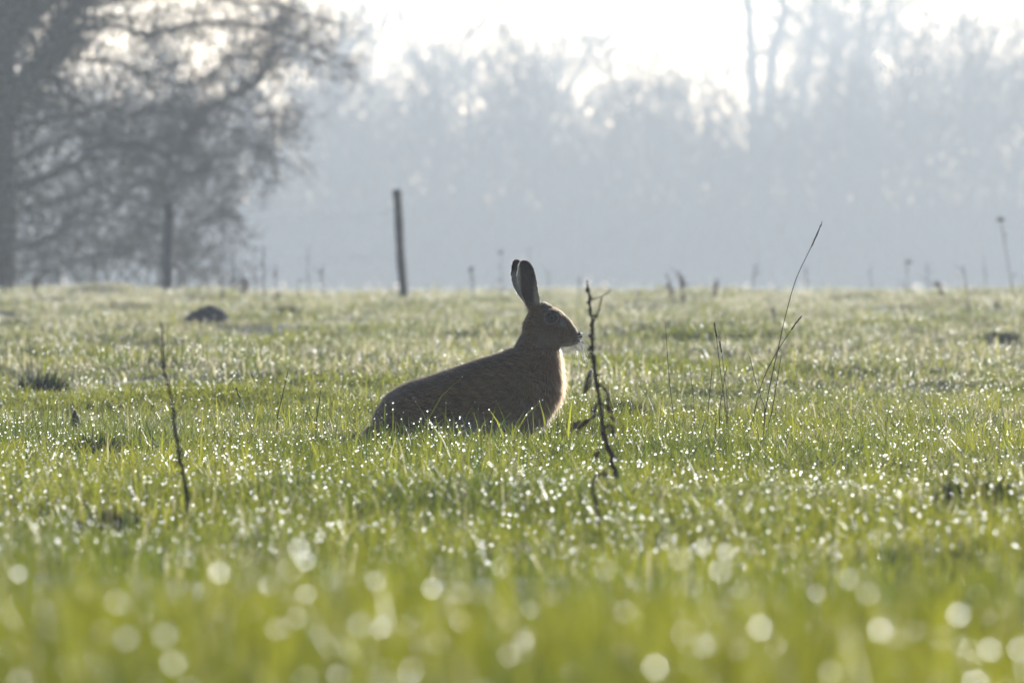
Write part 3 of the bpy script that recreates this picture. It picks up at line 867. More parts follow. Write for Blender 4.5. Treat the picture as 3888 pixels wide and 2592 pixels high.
stalk('upright thin stalk third from the left of the group', [(546, 1320), (548, 1250), (555, 1080), (565, 960), (575, 860)], 34.0, None, .0008, 6)
stalk('kinked stalk left of the tall pair, without a seed head', [(610, 1320), (612, 1270), (618, 1070), (640, 930), (655, 840)], 33.8, None, .0008, 7)
stalk('slender stalk with a narrow seed head leaning left', [(695, 1330), (660, 1250), (650, 1080), (625, 900), (605, 740), (600, 690)], 33.5, [(600, 690), (594, 650), (588, 610)], .0007, 8)
stalk('slender stalk with a small head right behind the left leaning seed head', [(662, 1310), (660, 1220), (655, 1000), (635, 830), (628, 770)], 34.4, [(628, 770), (622, 740), (617, 713)], .0005, 9)
stalk('stubby dark stalk at the foot of the stalk group, left', [(456, 1340), (450, 1270), (445, 1158)], 33.2, None, .0010, 10)
stalk('short slanting stalk at the foot of the stalk group', [(485, 1330), (500, 1260), (520, 1190), (536, 1130)], 33.2, None, .0008, 11)
stalk('broken stalk lying slanted at the foot of the tallest stalk', [(752, 1340), (790, 1310), (815, 1295), (845, 1272)], 33.0, None, .0010, 12)
stalk('faint pale stalk leaning left between the two seed head pairs', [(860, 1060), (820, 950), (800, 880), (782, 800), (768, 770)], 36.5, None, .0009, 13)
stalk('dark bare stalk slanting right in the grass left of the hare', [(1735, 800), (1742, 700), (1770, 580), (1804, 430)], 34.6, None, .0011, 14, 1.651, (0, 1150))
stalk('small stalk with drooping dark head left of the slanting bare stalk', [(1580, 800), (1560, 740), (1530, 650), (1508, 600)], 34.6, [(1508, 600), (1492, 575), (1484, 540)], .0007, 15, 1.651, (0, 1150))
stalk('short upright stalk nearest the hare on its left', [(1980, 800), (1985, 730), (1998, 640), (2010, 548)], 34.3, None, .0010, 16, 1.651, (0, 1150))

# blurred weeds along the crest of the field (2352-pixel coordinates)
K = 1.6531
def crest_weed(x0, y0, x1, y1, yy, rad, seed, label, kind=0):
    r = np.random.default_rng(900 + seed)
    A = at(x0 * K, y0 * K, yy); B = at(x1 * K, y1 * K, yy)
    e = empty('dry_weed', (A.x, yy, float(zg(A.x, yy))))
    o0 = np.array(e.location)
    a = np.array([0, 0, -.04]); b = np.array(B) - o0
    P = smooth_path([a, a * .4 + b * .6 + r.normal(0, .008, 3), b], 10)
    obj('stem', Tubes().add(P, np.linspace(rad, rad * .5, 10), 5, BROWN).mesh('crest_stem', M_DRY), e)
    nb = 3 + int(r.integers(0, 4))
    for k in range(nb):
        i = r.integers(3, 9)
        s = np.array([r.normal(0, 1), r.normal(0, 1), r.uniform(.5, 1.4)]); s /= np.linalg.norm(s)
        L = r.uniform(.03, .09)
        q = wander(P[i], s, L, 3, .2, r)
        obj('branch', Tubes().add(q, np.linspace(rad * .5, rad * .25, 4), 4, BROWN).mesh('crest_branch', M_DRY), e)
        if kind == 1:
            tb = Tubes().add([q[-1], q[-1] + s * .008, q[-1] + s * .02], [rad * .5, .008, .003], 5, DBROWN)
            obj('seed_head', tb.mesh('crest_head', M_DRY), e)
    if kind == 2:
        for k in range(7):
            tb = Tubes(); curled_leaf(tb, P[r.integers(2, 9)], r.normal(0, 1, 3), r.uniform(.05, .1), .014, r, BROWN)
            obj('leaf', tb.mesh('crest_leaf', M_DRY, smooth=False), e)
    if kind == 1:
        tb = Tubes()
        for k in range(8):
            s = r.normal(0, 1, 3); s[2] = abs(s[2]); s /= np.linalg.norm(s)
            tb.add([P[-1], P[-1] + s * .02, P[-1] + s * .035], [.003, .006, .001], 4, DBROWN)
        h_ = obj('flower_head', tb.mesh('crest_flower', M_DRY), e); h_['kind'] = 'stuff'
    tag(e, label, 'weed', 'dry weeds along the field crest')
crest = [
    (513, 672, 508, 632, 104, .012, 0, 'stubby dark dry weed on the crest between the two fence posts'),
    (575, 672, 553, 628, 106, .010, 2, 'leafy slanting dry weed left of the paired thin stalks on the crest'),
    (607, 748, 604, 560, 84, .006, 0, 'tall thin dry stalk rising well above the crest between the fence posts'),
    (590, 690, 582, 570, 100, .005, 0, 'pale thin dry stalk close left of the tall one between the fence posts'),
    (692, 700, 686, 640, 96, .006, 0, 'short thin dry stalk between the paired stalks and the leaning post'),
    (712, 668, 708, 560, 112, .005, 0, 'very faint tall stalk midway to the leaning post'),
    (1085, 680, 1085, 622, 104, .006, 1, 'dry weed with dark bushy head left of the hare ears'),
    (1150, 690, 1152, 582, 104, .004, 1, 'dry umbel stalk just left of the hare ears'),
    (1258, 690, 1256, 620, 106, .005, 0, 'faint dry stalk close right of the hare ears'),
    (1213, 640, 1216, 566, 114, .004, 0, 'faint dry tip showing above the hare ears'),
    (1325, 690, 1332, 632, 106, .006, 0, 'faint dry stalk behind the top of the withered weed'),
    (1555, 690, 1530, 628, 96, .008, 2, 'left arm of the dark paired dry weed on the crest'),
    (1572, 688, 1556, 622, 97, .008, 2, 'right arm of the dark paired dry weed on the crest'),
    (1733, 690, 1738, 610, 106, .007, 0, 'dim dry stalk on the crest left of the tallest grass stalk'),
    (1775, 738, 1776, 700, 80, .012, 0, 'short dark stump of a weed in the meadow behind the tall stalks'),
    (1858, 690, 1852, 610, 108, .006, 0, 'dim dry stalk on the crest right of the tallest grass stalk'),
    (2010, 672, 1995, 622, 110, .006, 0, 'small dim stalk on the crest in the right part of the field'),
    (2160, 700, 2150, 640, 100, .008, 2, 'russet leafy dry weed on the crest near the right edge'),
    (2135, 660, 2128, 600, 112, .006, 0, 'faint stalk behind the russet leafy weed'),
    (2228, 742, 2212, 608, 86, .006, 0, 'dark thin dry stalk standing in a hollow near the right edge'),
    (2338, 690, 2298, 508, 98, .006, 1, 'tall bent dry weed with a nodding head at the right edge'),
    (2285, 735, 2293, 690, 86, .010, 0, 'short dark bent weed beside the hollow near the right edge'),
    (640, 690, 632, 604, 104, .005, 2, 'thin leafy dry weed just right of the tall thin stalk between the posts'),
    (540, 668, 536, 606, 108, .006, 0, 'short dim stalk right of the stubby dark weed on the crest'),
    (745, 672, 738, 628, 110, .005, 1, 'small dim weed with a head left of the leaning post'),
    (2080, 668, 2086, 604, 112, .005, 1, 'thin weed with a small head on the crest in the right part'),
    (2265, 676, 2258, 586, 106, .005, 0, 'thin upright stalk left of the tall bent weed at the right edge'),
    (1640, 676, 1646, 640, 110, .006, 2, 'low leafy weed on the crest right of the dark paired weed'),
    (12, 668, 14, 566, 108, .010, 2, 'pale dry weed at the far left edge'),
    (80, 668, 84, 616, 112, .008, 2, 'small pale dry weed near the left edge below the tree'),
]
for k, (x0, y0, x1, y1, yy, rad, kind, lab) in enumerate(crest):
    crest_weed(x0, y0, x1, y1, yy, rad * .75, k, lab, kind)

# ------------------------------------------------------------------ tussocks and molehills
def row_dist(row):
    """distance at which the ground shows at a photograph row (2352 scale)"""
    yy = np.arange(20, 122, .2)
    rw = HOR + FPX * (ZC - np.interp(yy, _gy, _gz) - .02) / yy
    return float(yy[np.argmin(np.abs(rw - row * K))])

def tussock(cx, row, wpx, hpx, seed, label, green=True, yy=None):
    r = np.random.default_rng(300 + seed)
    yy = yy or row_dist(row)
    s = K * yy / FPX
    X = (cx - 1176) * s
    rad = wpx * s / 2; h = hpx * s * 1.25 + .045
    n = 420
    a = r.uniform(0, 6.28, n); q = rad * np.sqrt(r.random(n)) * .8
    bx = np.cos(a) * q; by = np.sin(a) * q
    hh = h * (1.05 - .55 * (q / rad) ** 2) * r.uniform(.65, 1.1, n)
    c0 = (np.array([.045, .075, .016]) if green else np.array([.045, .045, .028]))  # self-shade of a dense tuft is put into these dark blade colours
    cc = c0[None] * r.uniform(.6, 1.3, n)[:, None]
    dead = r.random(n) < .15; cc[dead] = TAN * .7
    v, t, c, sp = blades(bx, by, hh, np.full(n, .0075), np.abs(r.normal(.35, .3, n)), r, 4, cols=cc, z=np.full(n, -.02), az=a + r.normal(0, .5, n))
    e = empty('grass_tussock', (X, yy, float(zg(X, yy))))
    o = obj('blades', np_mesh('tussock_blades', v, t, M_DRY, c), e); o['kind'] = 'stuff'
    # root clump
    m = 14
    st = Tubes()
    ringz = np.linspace(0, 1, 6)
    P = [(0, 0, -.03 + h * .72 * z_) for z_ in ringz]
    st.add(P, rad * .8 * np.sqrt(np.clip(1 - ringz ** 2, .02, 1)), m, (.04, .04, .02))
    obj('root_clump', st.mesh('tussock_root', M_DRY), e)
    tag(e, label, 'tussock', 'grass tussocks')
tussock(95, 908, 125, 40, 1, 'dark green grass tussock at the far left, nearest of the tussocks')
tussock(32, 772, 80, 16, 2, 'low dark tussock at the left edge')
tussock(345, 795, 55, 20, 3, 'small green tussock left behind the lone bent stalk')
tussock(660, 742, 40, 26, 4, 'small dark clump right behind the molehill', False)
tussock(752, 812, 95, 14, 5, 'flat dark tussock straight above the slanting bare stalk', False)
tussock(975, 712, 60, 12, 6, 'low pale grey clump behind the hare back', False)
tussock(2105, 742, 130, 20, 7, 'wide low dark tussock on the right behind the tall stalks', False)
tussock(2120, 855, 110, 20, 8, 'green tussock on the right, nearest of those on the right')
tussock(2010, 845, 60, 22, 9, 'small green tussock close left of the nearest right tussock')
tussock(2300, 790, 90, 18, 10, 'grey green tussock at the right edge')
tussock(1950, 640 + 50, 90, 10, 11, 'thin flat tussock line on the right below the crest', False)
tussock(2255, 745, 95, 14, 12, 'dark curved tussock in the hollow near the right edge', False)
tussock(1480, 810, 60, 16, 13, 'small green tussock right of the withered weed')
tussock(770, 868, 60, 14, 14, 'small green tussock left above the hare rump')
tussock(1830, 900, 90, 26, 15, 'fresh green tussock behind the foot of the tallest stalk')

tussock(265, 1185, 190, 62, 16, 'brownish dark clump standing in for the shade at the foot of the lone bent dry stalk', False, 23.6)  # dark clump added in place of the shade of the hump
tussock(2250, 1190, 220, 66, 17, 'dark green clump standing in for a shaded hollow low at the right edge of the blurred grass', True, 23.4)  # dark clump added in place of a shaded hollow
tussock(225, 985, 130, 42, 18, 'dark hollow tuft beside the small clod at the left', True, 32.0)
tussock(1420, 960, 150, 30, 19, 'lush green tuft right behind the hare chest', True)

def molehill(cx, row, wpx, hpx, seed, label):
    r = np.random.default_rng(500 + seed)
    yy = row_dist(row); s = K * yy / FPX
    X = (cx - 1176) * s
    rad = wpx * s / 2; h = hpx * s
    bm = bmesh.new()
    bmesh.ops.create_icosphere(bm, subdivisions=4, radius=1.0)
    for v_ in bm.verts:
        d = v_.co.copy()
        k = 1 + .10 * math.sin(d.x * 5 + seed) * math.cos(d.y * 4) + .05 * math.sin(d.z * 13 + d.x * 9) + r.normal(0, .035)
        v_.co = Vector((d.x * rad * k, d.y * rad * k, d.z * h * k * (1 if d.z > 0 else .3) + .012))
    me = bpy.data.meshes.new('molehill'); bm.to_mesh(me); bm.free(); me.materials.append(M_MOLE)
    o = obj('molehill', me, loc=(X, yy, float(zg(X, yy)) + .01))
    tag(o, label, 'molehill', 'molehills')
molehill(478, 766, 104, 34, 1, 'dark mound of soil in the meadow left of the leaning fence post')
molehill(172, 985, 26, 42, 2, 'small dark clod sticking up in the grass at the left')

# ------------------------------------------------------------------ hare
PX = 0.0003316                     # metres per pixel of the enlarged hare view
def hx(u): return (u - 900) * PX
def hz(v): return (1480 - v) * PX
hare_x = (1350 + 900 / 1.96 - 1944) * DH / FPX
hare = empty('hare', (hare_x, DH, float(zg(hare_x, DH)) - .002))

class Loft:
    def __init__(self): self.v = []; self.f = []
    def rings(self, rings):
        """rings: list of (n,3) loops -> closed tube"""
        n = len(rings[0]); b = len(self.v)
        for rg in rings: self.v += [tuple(p) for p in rg]
        for k in range(len(rings) - 1):
            for j in range(n):
                a = b + k * n + j; c = b + k * n + (j + 1) % n
                self.f.append((a, c, c + n, a + n))
        self.f.append(tuple(b + j for j in range(n))[::-1])
        e = b + (len(rings) - 1) * n
        self.f.append(tuple(e + j for j in range(n)))
    def chain(self, secs, y0=0.0, n=20, dense=4):
        """secs: (u, v, in-plane half size px, depth half size px[, y offset m]); oriented along the path"""
        S = np.array([list(s) + [y0] * (5 - len(s)) for s in secs], float)
        S = np.column_stack([smooth_path(S[:, :3], len(S) * dense), smooth_path(S[:, 2:5], len(S) * dense)[:, 1:]])
        P = np.stack([hx(S[:, 0]), hz(S[:, 1])], -1)
        T = np.gradient(P, axis=0); T /= np.linalg.norm(T, axis=1, keepdims=True)
        Nn = np.stack([-T[:, 1], T[:, 0]], -1)
        ang = np.arange(n) * 2 * math.pi / n
        rg = []
        for k in range(len(S)):
            a = max(S[k, 2], 1) * PX; b = max(S[k, 3], 1) * PX
            rg.append(np.stack([P[k, 0] + Nn[k, 0] * a * np.cos(ang), S[k, 4] + b * np.sin(ang), P[k, 1] + Nn[k, 1] * a * np.cos(ang)], -1))
        # rounded ends
        def cap(r0, sgn, k):
            c = r0.mean(0); ex = np.array([T[k, 0], 0, T[k, 1]]) * sgn
            hgt = .55 * min(S[k, 2], S[k, 3]) * PX
            return [c + (r0 - c) * math.cos(q) + ex * hgt * math.sin(q) for q in (.5, .95, 1.35)]
        self.rings(cap(rg[0], -1, 0)[::-1] + rg + cap(rg[-1], 1, len(S) - 1))
    def slabs(self, secs, n=28, dense=4):
        """secs: (u, top v, bottom v, depth half mm) with vertical slices"""
        S = np.array(secs, float)
        S = np.column_stack([smooth_path(S[:, :3], len(S) * dense), smooth_path(np.column_stack([S[:, 3], S[:, 3], S[:, 3]]), len(S) * dense)[:, :1]])
        ang = np.arange(n) * 2 * math.pi / n
        rg = []
        for u, t_, b_, w_ in S:
            c = (t_ + b_) / 2; a = abs(b_ - t_) / 2 * PX; w_ = w_ / 1000
            ca, sa = np.cos(ang), np.sin(ang)
            # fuller than an ellipse
            e = .85
            rg.append(np.stack([np.full(n, hx(u)), np.sign(sa) * np.abs(sa) ** e * w_, hz(c) + np.sign(ca) * np.abs(ca) ** e * a], -1))
        self.rings(rg)

lf = Loft()
lf.slabs([(128, 1262, 1340, 14), (150, 1212, 1390, 34), (175, 1170, 1425, 50), (240, 1086, 1450, 74), (330, 1025, 1455, 92), (450, 974, 1450, 102), (570, 939, 1430, 100),
          (700, 894, 1410, 93), (830, 850, 1395, 87), (960, 806, 1385, 82), (1080, 771, 1380, 79), (1190, 726, 1380, 75), (1300, 700, 1375, 68),
          (1390, 700, 1335, 60), (1450, 720, 1262, 52), (1495, 745, 1196, 44), (1525, 790, 1140, 34), (1545, 880, 1090, 23), (1552, 960, 1040, 10)])
# neck
lf.chain([(1330, 860, 190, 215), (1352, 760, 172, 190), (1375, 690, 160, 165), (1384, 630, 150, 140), (1385, 560, 145, 125), (1380, 500, 125, 112), (1360, 460, 90, 90)], dense=3)
# head
lf.chain([(1300, 520, 68, 70), (1362, 545, 122, 104), (1440, 576, 143, 112), (1518, 611, 120, 97), (1583, 643, 93, 72), (1626, 654, 68, 57), (1654, 655, 50, 43), (1674, 648, 26, 24)], dense=4)
# cheeks / whisker pads and lower jaw
for s in (-1, 1):
    lf.chain([(1560, 672, 38, 30, s * .0125), (1612, 678, 36, 27, s * .0115), (1650, 678, 22, 18, s * .007)], n=14)
    # shoulder mass
    lf.chain([(1230, 900, 60, 60, s * .052), (1270, 1020, 108, 78, s * .064), (1300, 1150, 88, 62, s * .058), (1300, 1250, 55, 45, s * .046), (1292, 1340, 40, 33, s * .042), (1300, 1430, 32, 28, s * .040), (1330, 1462, 24, 26, s * .040), (1375, 1470, 14, 24, s * .040)], n=16)
    # haunch and hind foot
    lf.chain([(250, 1240, 90, 60, s * .060), (360, 1230, 172, 95, s * .082), (480, 1270, 150, 85, s * .080), (560, 1340, 70, 50, s * .072)], n=18)
    lf.chain([(230, 1452, 18, 28, s * .066), (330, 1458, 22, 32, s * .068), (470, 1462, 20, 32, s * .070), (590, 1468, 12, 24, s * .070)], n=14)
    # brow ridge over the eye
    lf.chain([(1405, 478, 12, 12, s * .0315), (1450, 458, 14, 13, s * .0312), (1500, 472, 12, 12, s * .029), (1528, 500, 9, 9, s * .026)], n=10)
# tail
lf.chain([(150, 1330, 26, 30), (105, 1345, 30, 34), (70, 1385, 22, 24), (62, 1415, 8, 8)], n=12)

def ear(cent, y_base, y_top, cup):
    """cent: (u, v, half width px); a cupped, tapering shell. cup > 0 opens towards +Y"""
    S = smooth_path(np.array(cent, float), 30)
    m = 17
    rg = []
    for k in range(len(S)):
        f = k / (len(S) - 1)
        w_ = max(S[k, 2], 2) * PX
        yc = y_base + (y_top - y_base) * f
        s = np.linspace(-1, 1, m)
        depth = cup * w_ * (1.0 - .45 * f)
        mid = np.stack([hx(S[k, 0]) + s * w_, yc + depth * (s ** 2 - .35), np.full(m, hz(S[k, 1]))], -1)
        th = (.0052 - .0016 * f) * np.sqrt(np.clip(1.0 - .55 * s ** 2, .1, 1))
        up = np.stack([np.zeros(m), th / 2, np.zeros(m)], -1)
        rg.append(np.vstack([mid + up, (mid - up)[::-1]]))
    return rg
near_ear = [(1328, 470, 40), (1322, 430, 52), (1316, 385, 60), (1290, 310, 71), (1274, 210, 71), (1266, 140, 58), (1259, 102, 38), (1254, 84, 14)]
far_ear = [(1325, 465, 38), (1312, 425, 48), (1296, 385, 56), (1250, 310, 67), (1224, 210, 70), (1214, 140, 56), (1204, 100, 38), (1196, 78, 14)]
lf.rings(ear(near_ear, -.020, -.034, -.55))
lf.rings(ear(far_ear, .018, .034, .55))

tmp = bpy.data.meshes.new('hare_raw')
tmp.from_pydata(lf.v, [], lf.f)
bm = bmesh.new(); bm.from_mesh(tmp); bmesh.ops.recalc_face_normals(bm, faces=bm.faces); bm.to_mesh(tmp); bm.free()
to = bpy.data.objects.new('hare_raw', tmp); COL.objects.link(to)
md = to.modifiers.new('r', 'REMESH'); md.mode = 'VOXEL'; md.voxel_size = .0024; md.use_smooth_shade = True
sm = to.modifiers.new('s', 'SMOOTH'); sm.factor = .5; sm.iterations = 5
dg = bpy.context.evaluated_depsgraph_get()
body_me = bpy.data.meshes.new_from_object(to.evaluated_get(dg))
bpy.data.objects.remove(to)
nv = len(body_me.vertices)
bv = np.empty(nv * 3, np.float32); body_me.vertices.foreach_get('co', bv); bv = bv.reshape(-1, 3).astype(float)
bn = np.empty(nv * 3, np.float32); body_me.vertices.foreach_get('normal', bn); bn = bn.reshape(-1, 3).astype(float)
def uv_of(p): return p[:, 0] / PX + 900, 1480 - p[:, 2] / PX
EYE = (1458, 514)
def ss(x, a, b): t = np.clip((x - a) / (b - a), 0, 1); return t * t * (3 - 2 * t)
NFUR = Noise(71, 130.0, 20)
def coat(p, nrm, r=None):
    """fur colour by place on the animal"""
    u, v = uv_of(p); Y = p[:, 1]
    def put(c, col, w): return c * (1 - w[:, None]) + np.array(col)[None] * w[:, None]
    c = np.tile(np.array([.225, .118, .047]), (len(p), 1))
    mott = np.sin(u * .055 + 2 * np.sin(v * .03 + Y * 60)) * np.sin(v * .06 + Y * 90 + 1.7 * np.sin(u * .021))
    sa = (-u - .35 * (-v)) ; ta = (.35 * -u + v)
    c *= np.exp(.30 * NFUR(sa, ta * 5.0) + .10 * mott)[:, None]
    top = ss(nrm[:, 2], .2, .8) * (u < 1250)
    c = put(c, (.105, .06, .028), top * .5)
    c = put(c, (.26, .165, .09), ss(v, 1180, 1360) * .6)
    c = put(c, (.62, .56, .47), ss(-nrm[:, 2], .3, .8) * (v > 1000) * .8)                         # pale belly
    c = put(c, (.24, .10, .036), ss(u, 1380, 1530) * ss(v, 700, 820) * (1 - ss(v, 1180, 1330)))   # rufous chest
    c = put(c, (.30, .185, .10), ss(v, 1200, 1300) * ss(u, 1180, 1260) * .6)                      # fore legs
    hd = ss(u, 1290, 1400) * (1 - ss(v, 690, 760))
    c = put(c, (.185, .102, .046), hd)
    c = put(c, (.29, .185, .10), hd * ss(v, 590, 680) * .6)                                       # cheek
    c = put(c, (.10, .075, .05), hd * ss(nrm[:, 2], .3, .8) * .6)
    de = np.hypot(u - EYE[0], (v - EYE[1]) * 1.1)
    c = put(c, (.40, .33, .25), hd * (np.exp(-((de - 50) / 6) ** 2)) * .7)                       # pale eye ring
    c = put(c, (.06, .045, .035), hd * (np.exp(-((de - 38) / 6) ** 2)) * .8)
    c = put(c, (.38, .33, .26), hd * np.exp(-(((u - 1540) / 22) ** 2 + ((v - 560) / 28) ** 2)) * .6)
    c = put(c, (.66, .61, .54), ss(u, 1500, 1580) * ss(v, 690, 720) * (1 - ss(v, 740, 770)))      # chin
    c = put(c, (.045, .034, .028), ss(u, 1650, 1672) * (1 - ss(v, 655, 675)) * (v > 560))         # nose
    ear_w = 1 - ss(v, 385, 440)
    c = put(c, (.165, .125, .085), ear_w)
    far_side = (Y > 0)
    inner = ear_w * (~far_side) * ss(-nrm[:, 1], .1, .6)
    c = put(c, (.105, .055, .038), inner * (1 - ss(np.abs(u - 1282 + (v - 250) * -.05), 40, 62)))
    c = put(c, (.62, .50, .33), inner * ss(1225 - u + (v - 250) * .05, -12, 8) * .8)
    c = put(c, (.60, .46, .28), inner * ss(u, 1312, 1345) * ss(v, 190, 330) * .8)
    c = put(c, (.42, .37, .31), ear_w * far_side * ss(-nrm[:, 1], .0, .5) * .75)
    c = put(c, (.026, .020, .017), ear_w * (1 - ss(v, 150, 205)) * np.where(far_side, 1.0, .6) * np.where(far_side, 1, ss(u, 1225, 1250)))
    return np.clip(c, .01, .9)
# take the skin in by the depth of the coat
u, v = uv_of(bv)
inset = .0030 + .004 * ss(u, 1420, 1530) * ss(v, 740, 830)
inset = inset * np.where(v < 430, .0, 1) * (1 - ss(u, 1440, 1560) * (v < 760)) * np.where(v > 1400, .3, 1)
bv2 = bv - bn * inset[:, None]
body_me.vertices.foreach_set('co', bv2.astype(np.float32).ravel())
a_ = body_me.attributes.new('col', 'FLOAT_COLOR', 'POINT')
c4 = np.ones((nv, 4), np.float32); c4[:, :3] = coat(bv, bn)
a_.data.foreach_set('color', c4.ravel())
body_me.update()

def skin_mat():
    m, nt, out = new_mat('hare_undercoat')
    N = nt.nodes.new; L = nt.links.new
    at_ = N('ShaderNodeAttribute'); at_.attribute_name = 'col'
    no = N('ShaderNodeTexNoise'); no.inputs['Scale'].default_value = 260; no.inputs['Detail'].default_value = 3
    tc = N('ShaderNodeTexCoord'); L(tc.outputs['Object'], no.inputs[0])
    mr = N('ShaderNodeMapRange'); mr.inputs[1].default_value = .3; mr.inputs[2].default_value = .7; mr.inputs[3].default_value = .6; mr.inputs[4].default_value = 1.25
    L(no.outputs[0], mr.inputs[0])
    mx = N('ShaderNodeMix'); mx.data_type = 'RGBA'; mx.blend_type = 'MULTIPLY'; mx.inputs[0].default_value = 1
    cmb = N('ShaderNodeCombineColor')
    for k in range(3): L(mr.outputs[0], cmb.inputs[k])
    L(at_.outputs['Color'], mx.inputs[6]); L(cmb.outputs[0], mx.inputs[7])
    p = N('ShaderNodeBsdfPrincipled'); p.inputs['Roughness'].default_value = .85; p.inputs['Specular IOR Level'].default_value = .15
    L(mx.outputs[2], p.inputs['Base Color'])
    L(p.outputs[0], out.inputs[0])
    return m
body_me.materials.clear(); body_me.materials.append(skin_mat())
body_me.name = 'hare_body'
obj('body', body_me, hare)

def fur_mat():
    m, nt, out = new_mat('hare_fur')
    N = nt.nodes.new; L = nt.links.new
    at_ = N('ShaderNodeAttribute'); at_.attribute_name = 'col'
    h = N('ShaderNodeBsdfHairPrincipled')
    try: h.model = 'CHIANG'
    except Exception: pass
    h.parametrization = 'COLOR'
    L(at_.outputs['Color'], h.inputs['Color'])
    h.inputs['Roughness'].default_value = .38
    h.inputs['Radial Roughness'].default_value = .55
    h.inputs['Random Roughness'].default_value = .2
    h.inputs['IOR'].default_value = 1.4
    df = N('ShaderNodeBsdfDiffuse'); L(at_.outputs['Color'], df.inputs[0])
    mx = N('ShaderNodeMixShader'); mx.inputs[0].default_value = .5
    L(h.outputs[0], mx.inputs[1]); L(df.outputs[0], mx.inputs[2])
    L(mx.outputs[0], out.inputs[0])
    return m
# --- coat of hair
r = np.random.default_rng(404)
body_me.calc_loop_triangles()
nt_ = len(body_me.loop_triangles)
tri = np.empty(nt_ * 3, np.int32); body_me.loop_triangles.foreach_get('vertices', tri); tri = tri.reshape(-1, 3)
pa, pb, pc = bv2[tri[:, 0]], bv2[tri[:, 1]], bv2[tri[:, 2]]
area = np.linalg.norm(np.cross(pb - pa, pc - pa), axis=1)
NH = 85000
cu, cvv = uv_of((pa + pb + pc) / 3)
dens = area * np.where(cvv < 760, 1.9, 1.0) * np.where(cvv < 420, .9, 1) * (1 + .8 * ss(cu, 1400, 1530) * (cvv > 740))
k = r.choice(nt_, NH, p=dens / dens.sum())
w1 = r.random(NH); w2 = r.random(NH); fl = w1 + w2 > 1; w1[fl] = 1 - w1[fl]; w2[fl] = 1 - w2[fl]
P0 = pa[k] * (1 - w1 - w2)[:, None] + pb[k] * w1[:, None] + pc[k] * w2[:, None]
Nn = bn[tri[k, 0]] * (1 - w1 - w2)[:, None] + bn[tri[k, 1]] * w1[:, None] + bn[tri[k, 2]] * w2[:, None]
Nn /= np.linalg.norm(Nn, axis=1, keepdims=True) + 1e-9
u, v = uv_of(P0)
keep = (np.hypot(u - EYE[0], v - EYE[1]) > 40) | (np.abs(P0[:, 1]) < .018)
keep &= ~((u > 1660) & (v < 668) & (v > 600))
P0, Nn, u, v = P0[keep], Nn[keep], u[keep], v[keep]; n = len(P0)
flow = np.tile(np.array([-1.0, 0, -.35]), (n, 1))
def setf(w, d):
    global flow
    flow = flow * (1 - w[:, None]) + np.array(d)[None] * w[:, None]
chest = ss(u, 1360, 1500) * ss(v, 720, 800)
setf(ss(v, 720, 950) * ss(u, 1080, 1300), (-.35, 0, -1))
setf(chest, (.30, 0, -1))
setf((v > 1330) * 1.0, (-.2, 0, -1))
setf((v < 700) * ss(u, 1290, 1380) * 1.0, (-1, 0, -.15))
setf(1 - ss(v, 400, 470), (-.05, 0, 1))
setf(ss(v, 560, 700) * (v < 760) * (1 - ss(u, 1300, 1380)), (-.3, 0, -1))
Ft = flow - Nn * np.sum(flow * Nn, 1)[:, None]
Ft /= np.linalg.norm(Ft, axis=1, keepdims=True) + 1e-6
lift = .26 + .16 * chest
lift = np.where(v < 430, .18, lift) ; lift = np.where((v < 720) & (u > 1380), .22, lift); lift = np.where((v < 400) & (np.abs(Nn[:, 0]) > .6), 1.0, lift)
length = np.full(n, .0125)
length = length + .0045 * chest + .004 * ss(v, 1150, 1350)
length = np.where((v < 740) & (u > 1250), .0055, length)
length = np.where((v < 690) & (u < 1330), .010, length)
length = np.where((v < 700) & (u > 1560), .0030, length)
length = np.where(v < 430, .0034, length)
length = length * np.exp(r.normal(0, .28, n))
guard = (r.random(n) < .065) & (v > 700)
length = np.where(guard, length * 1.75, length)
lift = np.where(guard, lift + .25, lift)
D0 = Ft + Nn * lift[:, None] + r.normal(0, .17, (n, 3)); D0 /= np.linalg.norm(D0, axis=1, keepdims=True)
D1 = D0 + Ft * .35 + r.normal(0, .12, (n, 3)) + np.array([0, 0, -.10]) * (v > 430)[:, None]; D1 /= np.linalg.norm(D1, axis=1, keepdims=True)
seg = length[:, None] / 3
Q = np.stack([P0 - Nn * .0005, P0 + D0 * seg, P0 + D0 * seg * 1.2 + (D0 + D1) * .5 * seg * .8, P0 + D0 * seg * 1.4 + D1 * seg * 1.6], 1)
base_c = coat(P0, Nn)
val = np.exp(r.normal(-.1, .6, n))[:, None]
base_c = np.clip(base_c * val, .012, .85)
colr = np.stack([base_c * .75, base_c * .9, base_c * 1.1, np.clip(base_c * 1.25, 0, .9)], 1)
hc = bpy.data.hair_curves.new('hare_fur')
hc.add_curves([4] * n)
hc.attributes['position'].data.foreach_set('vector', Q.astype(np.float32).ravel())
ra = hc.attributes.get('radius') or hc.attributes.new('radius', 'FLOAT', 'POINT')
rad = np.tile(np.array([.00020, .00018, .00013, .00003], np.float32), (n, 1)) * np.where(v < 740, .7, 1.0)[:, None].astype(np.float32)
ra.data.foreach_set('value', rad.astype(np.float32).ravel())
cat = hc.attributes.new('col', 'FLOAT_COLOR', 'POINT')
cc4 = np.ones((n, 4, 4), np.float32); cc4[:, :, :3] = colr
cat.data.foreach_set('color', cc4.ravel())
hc.materials.append(fur_mat())
fur = bpy.data.objects.new('fur', hc)
link(fur, hare); fur['kind'] = 'stuff'
tag(hare, 'brown hare sitting upright in the wet grass, ears raised, facing right', 'hare')

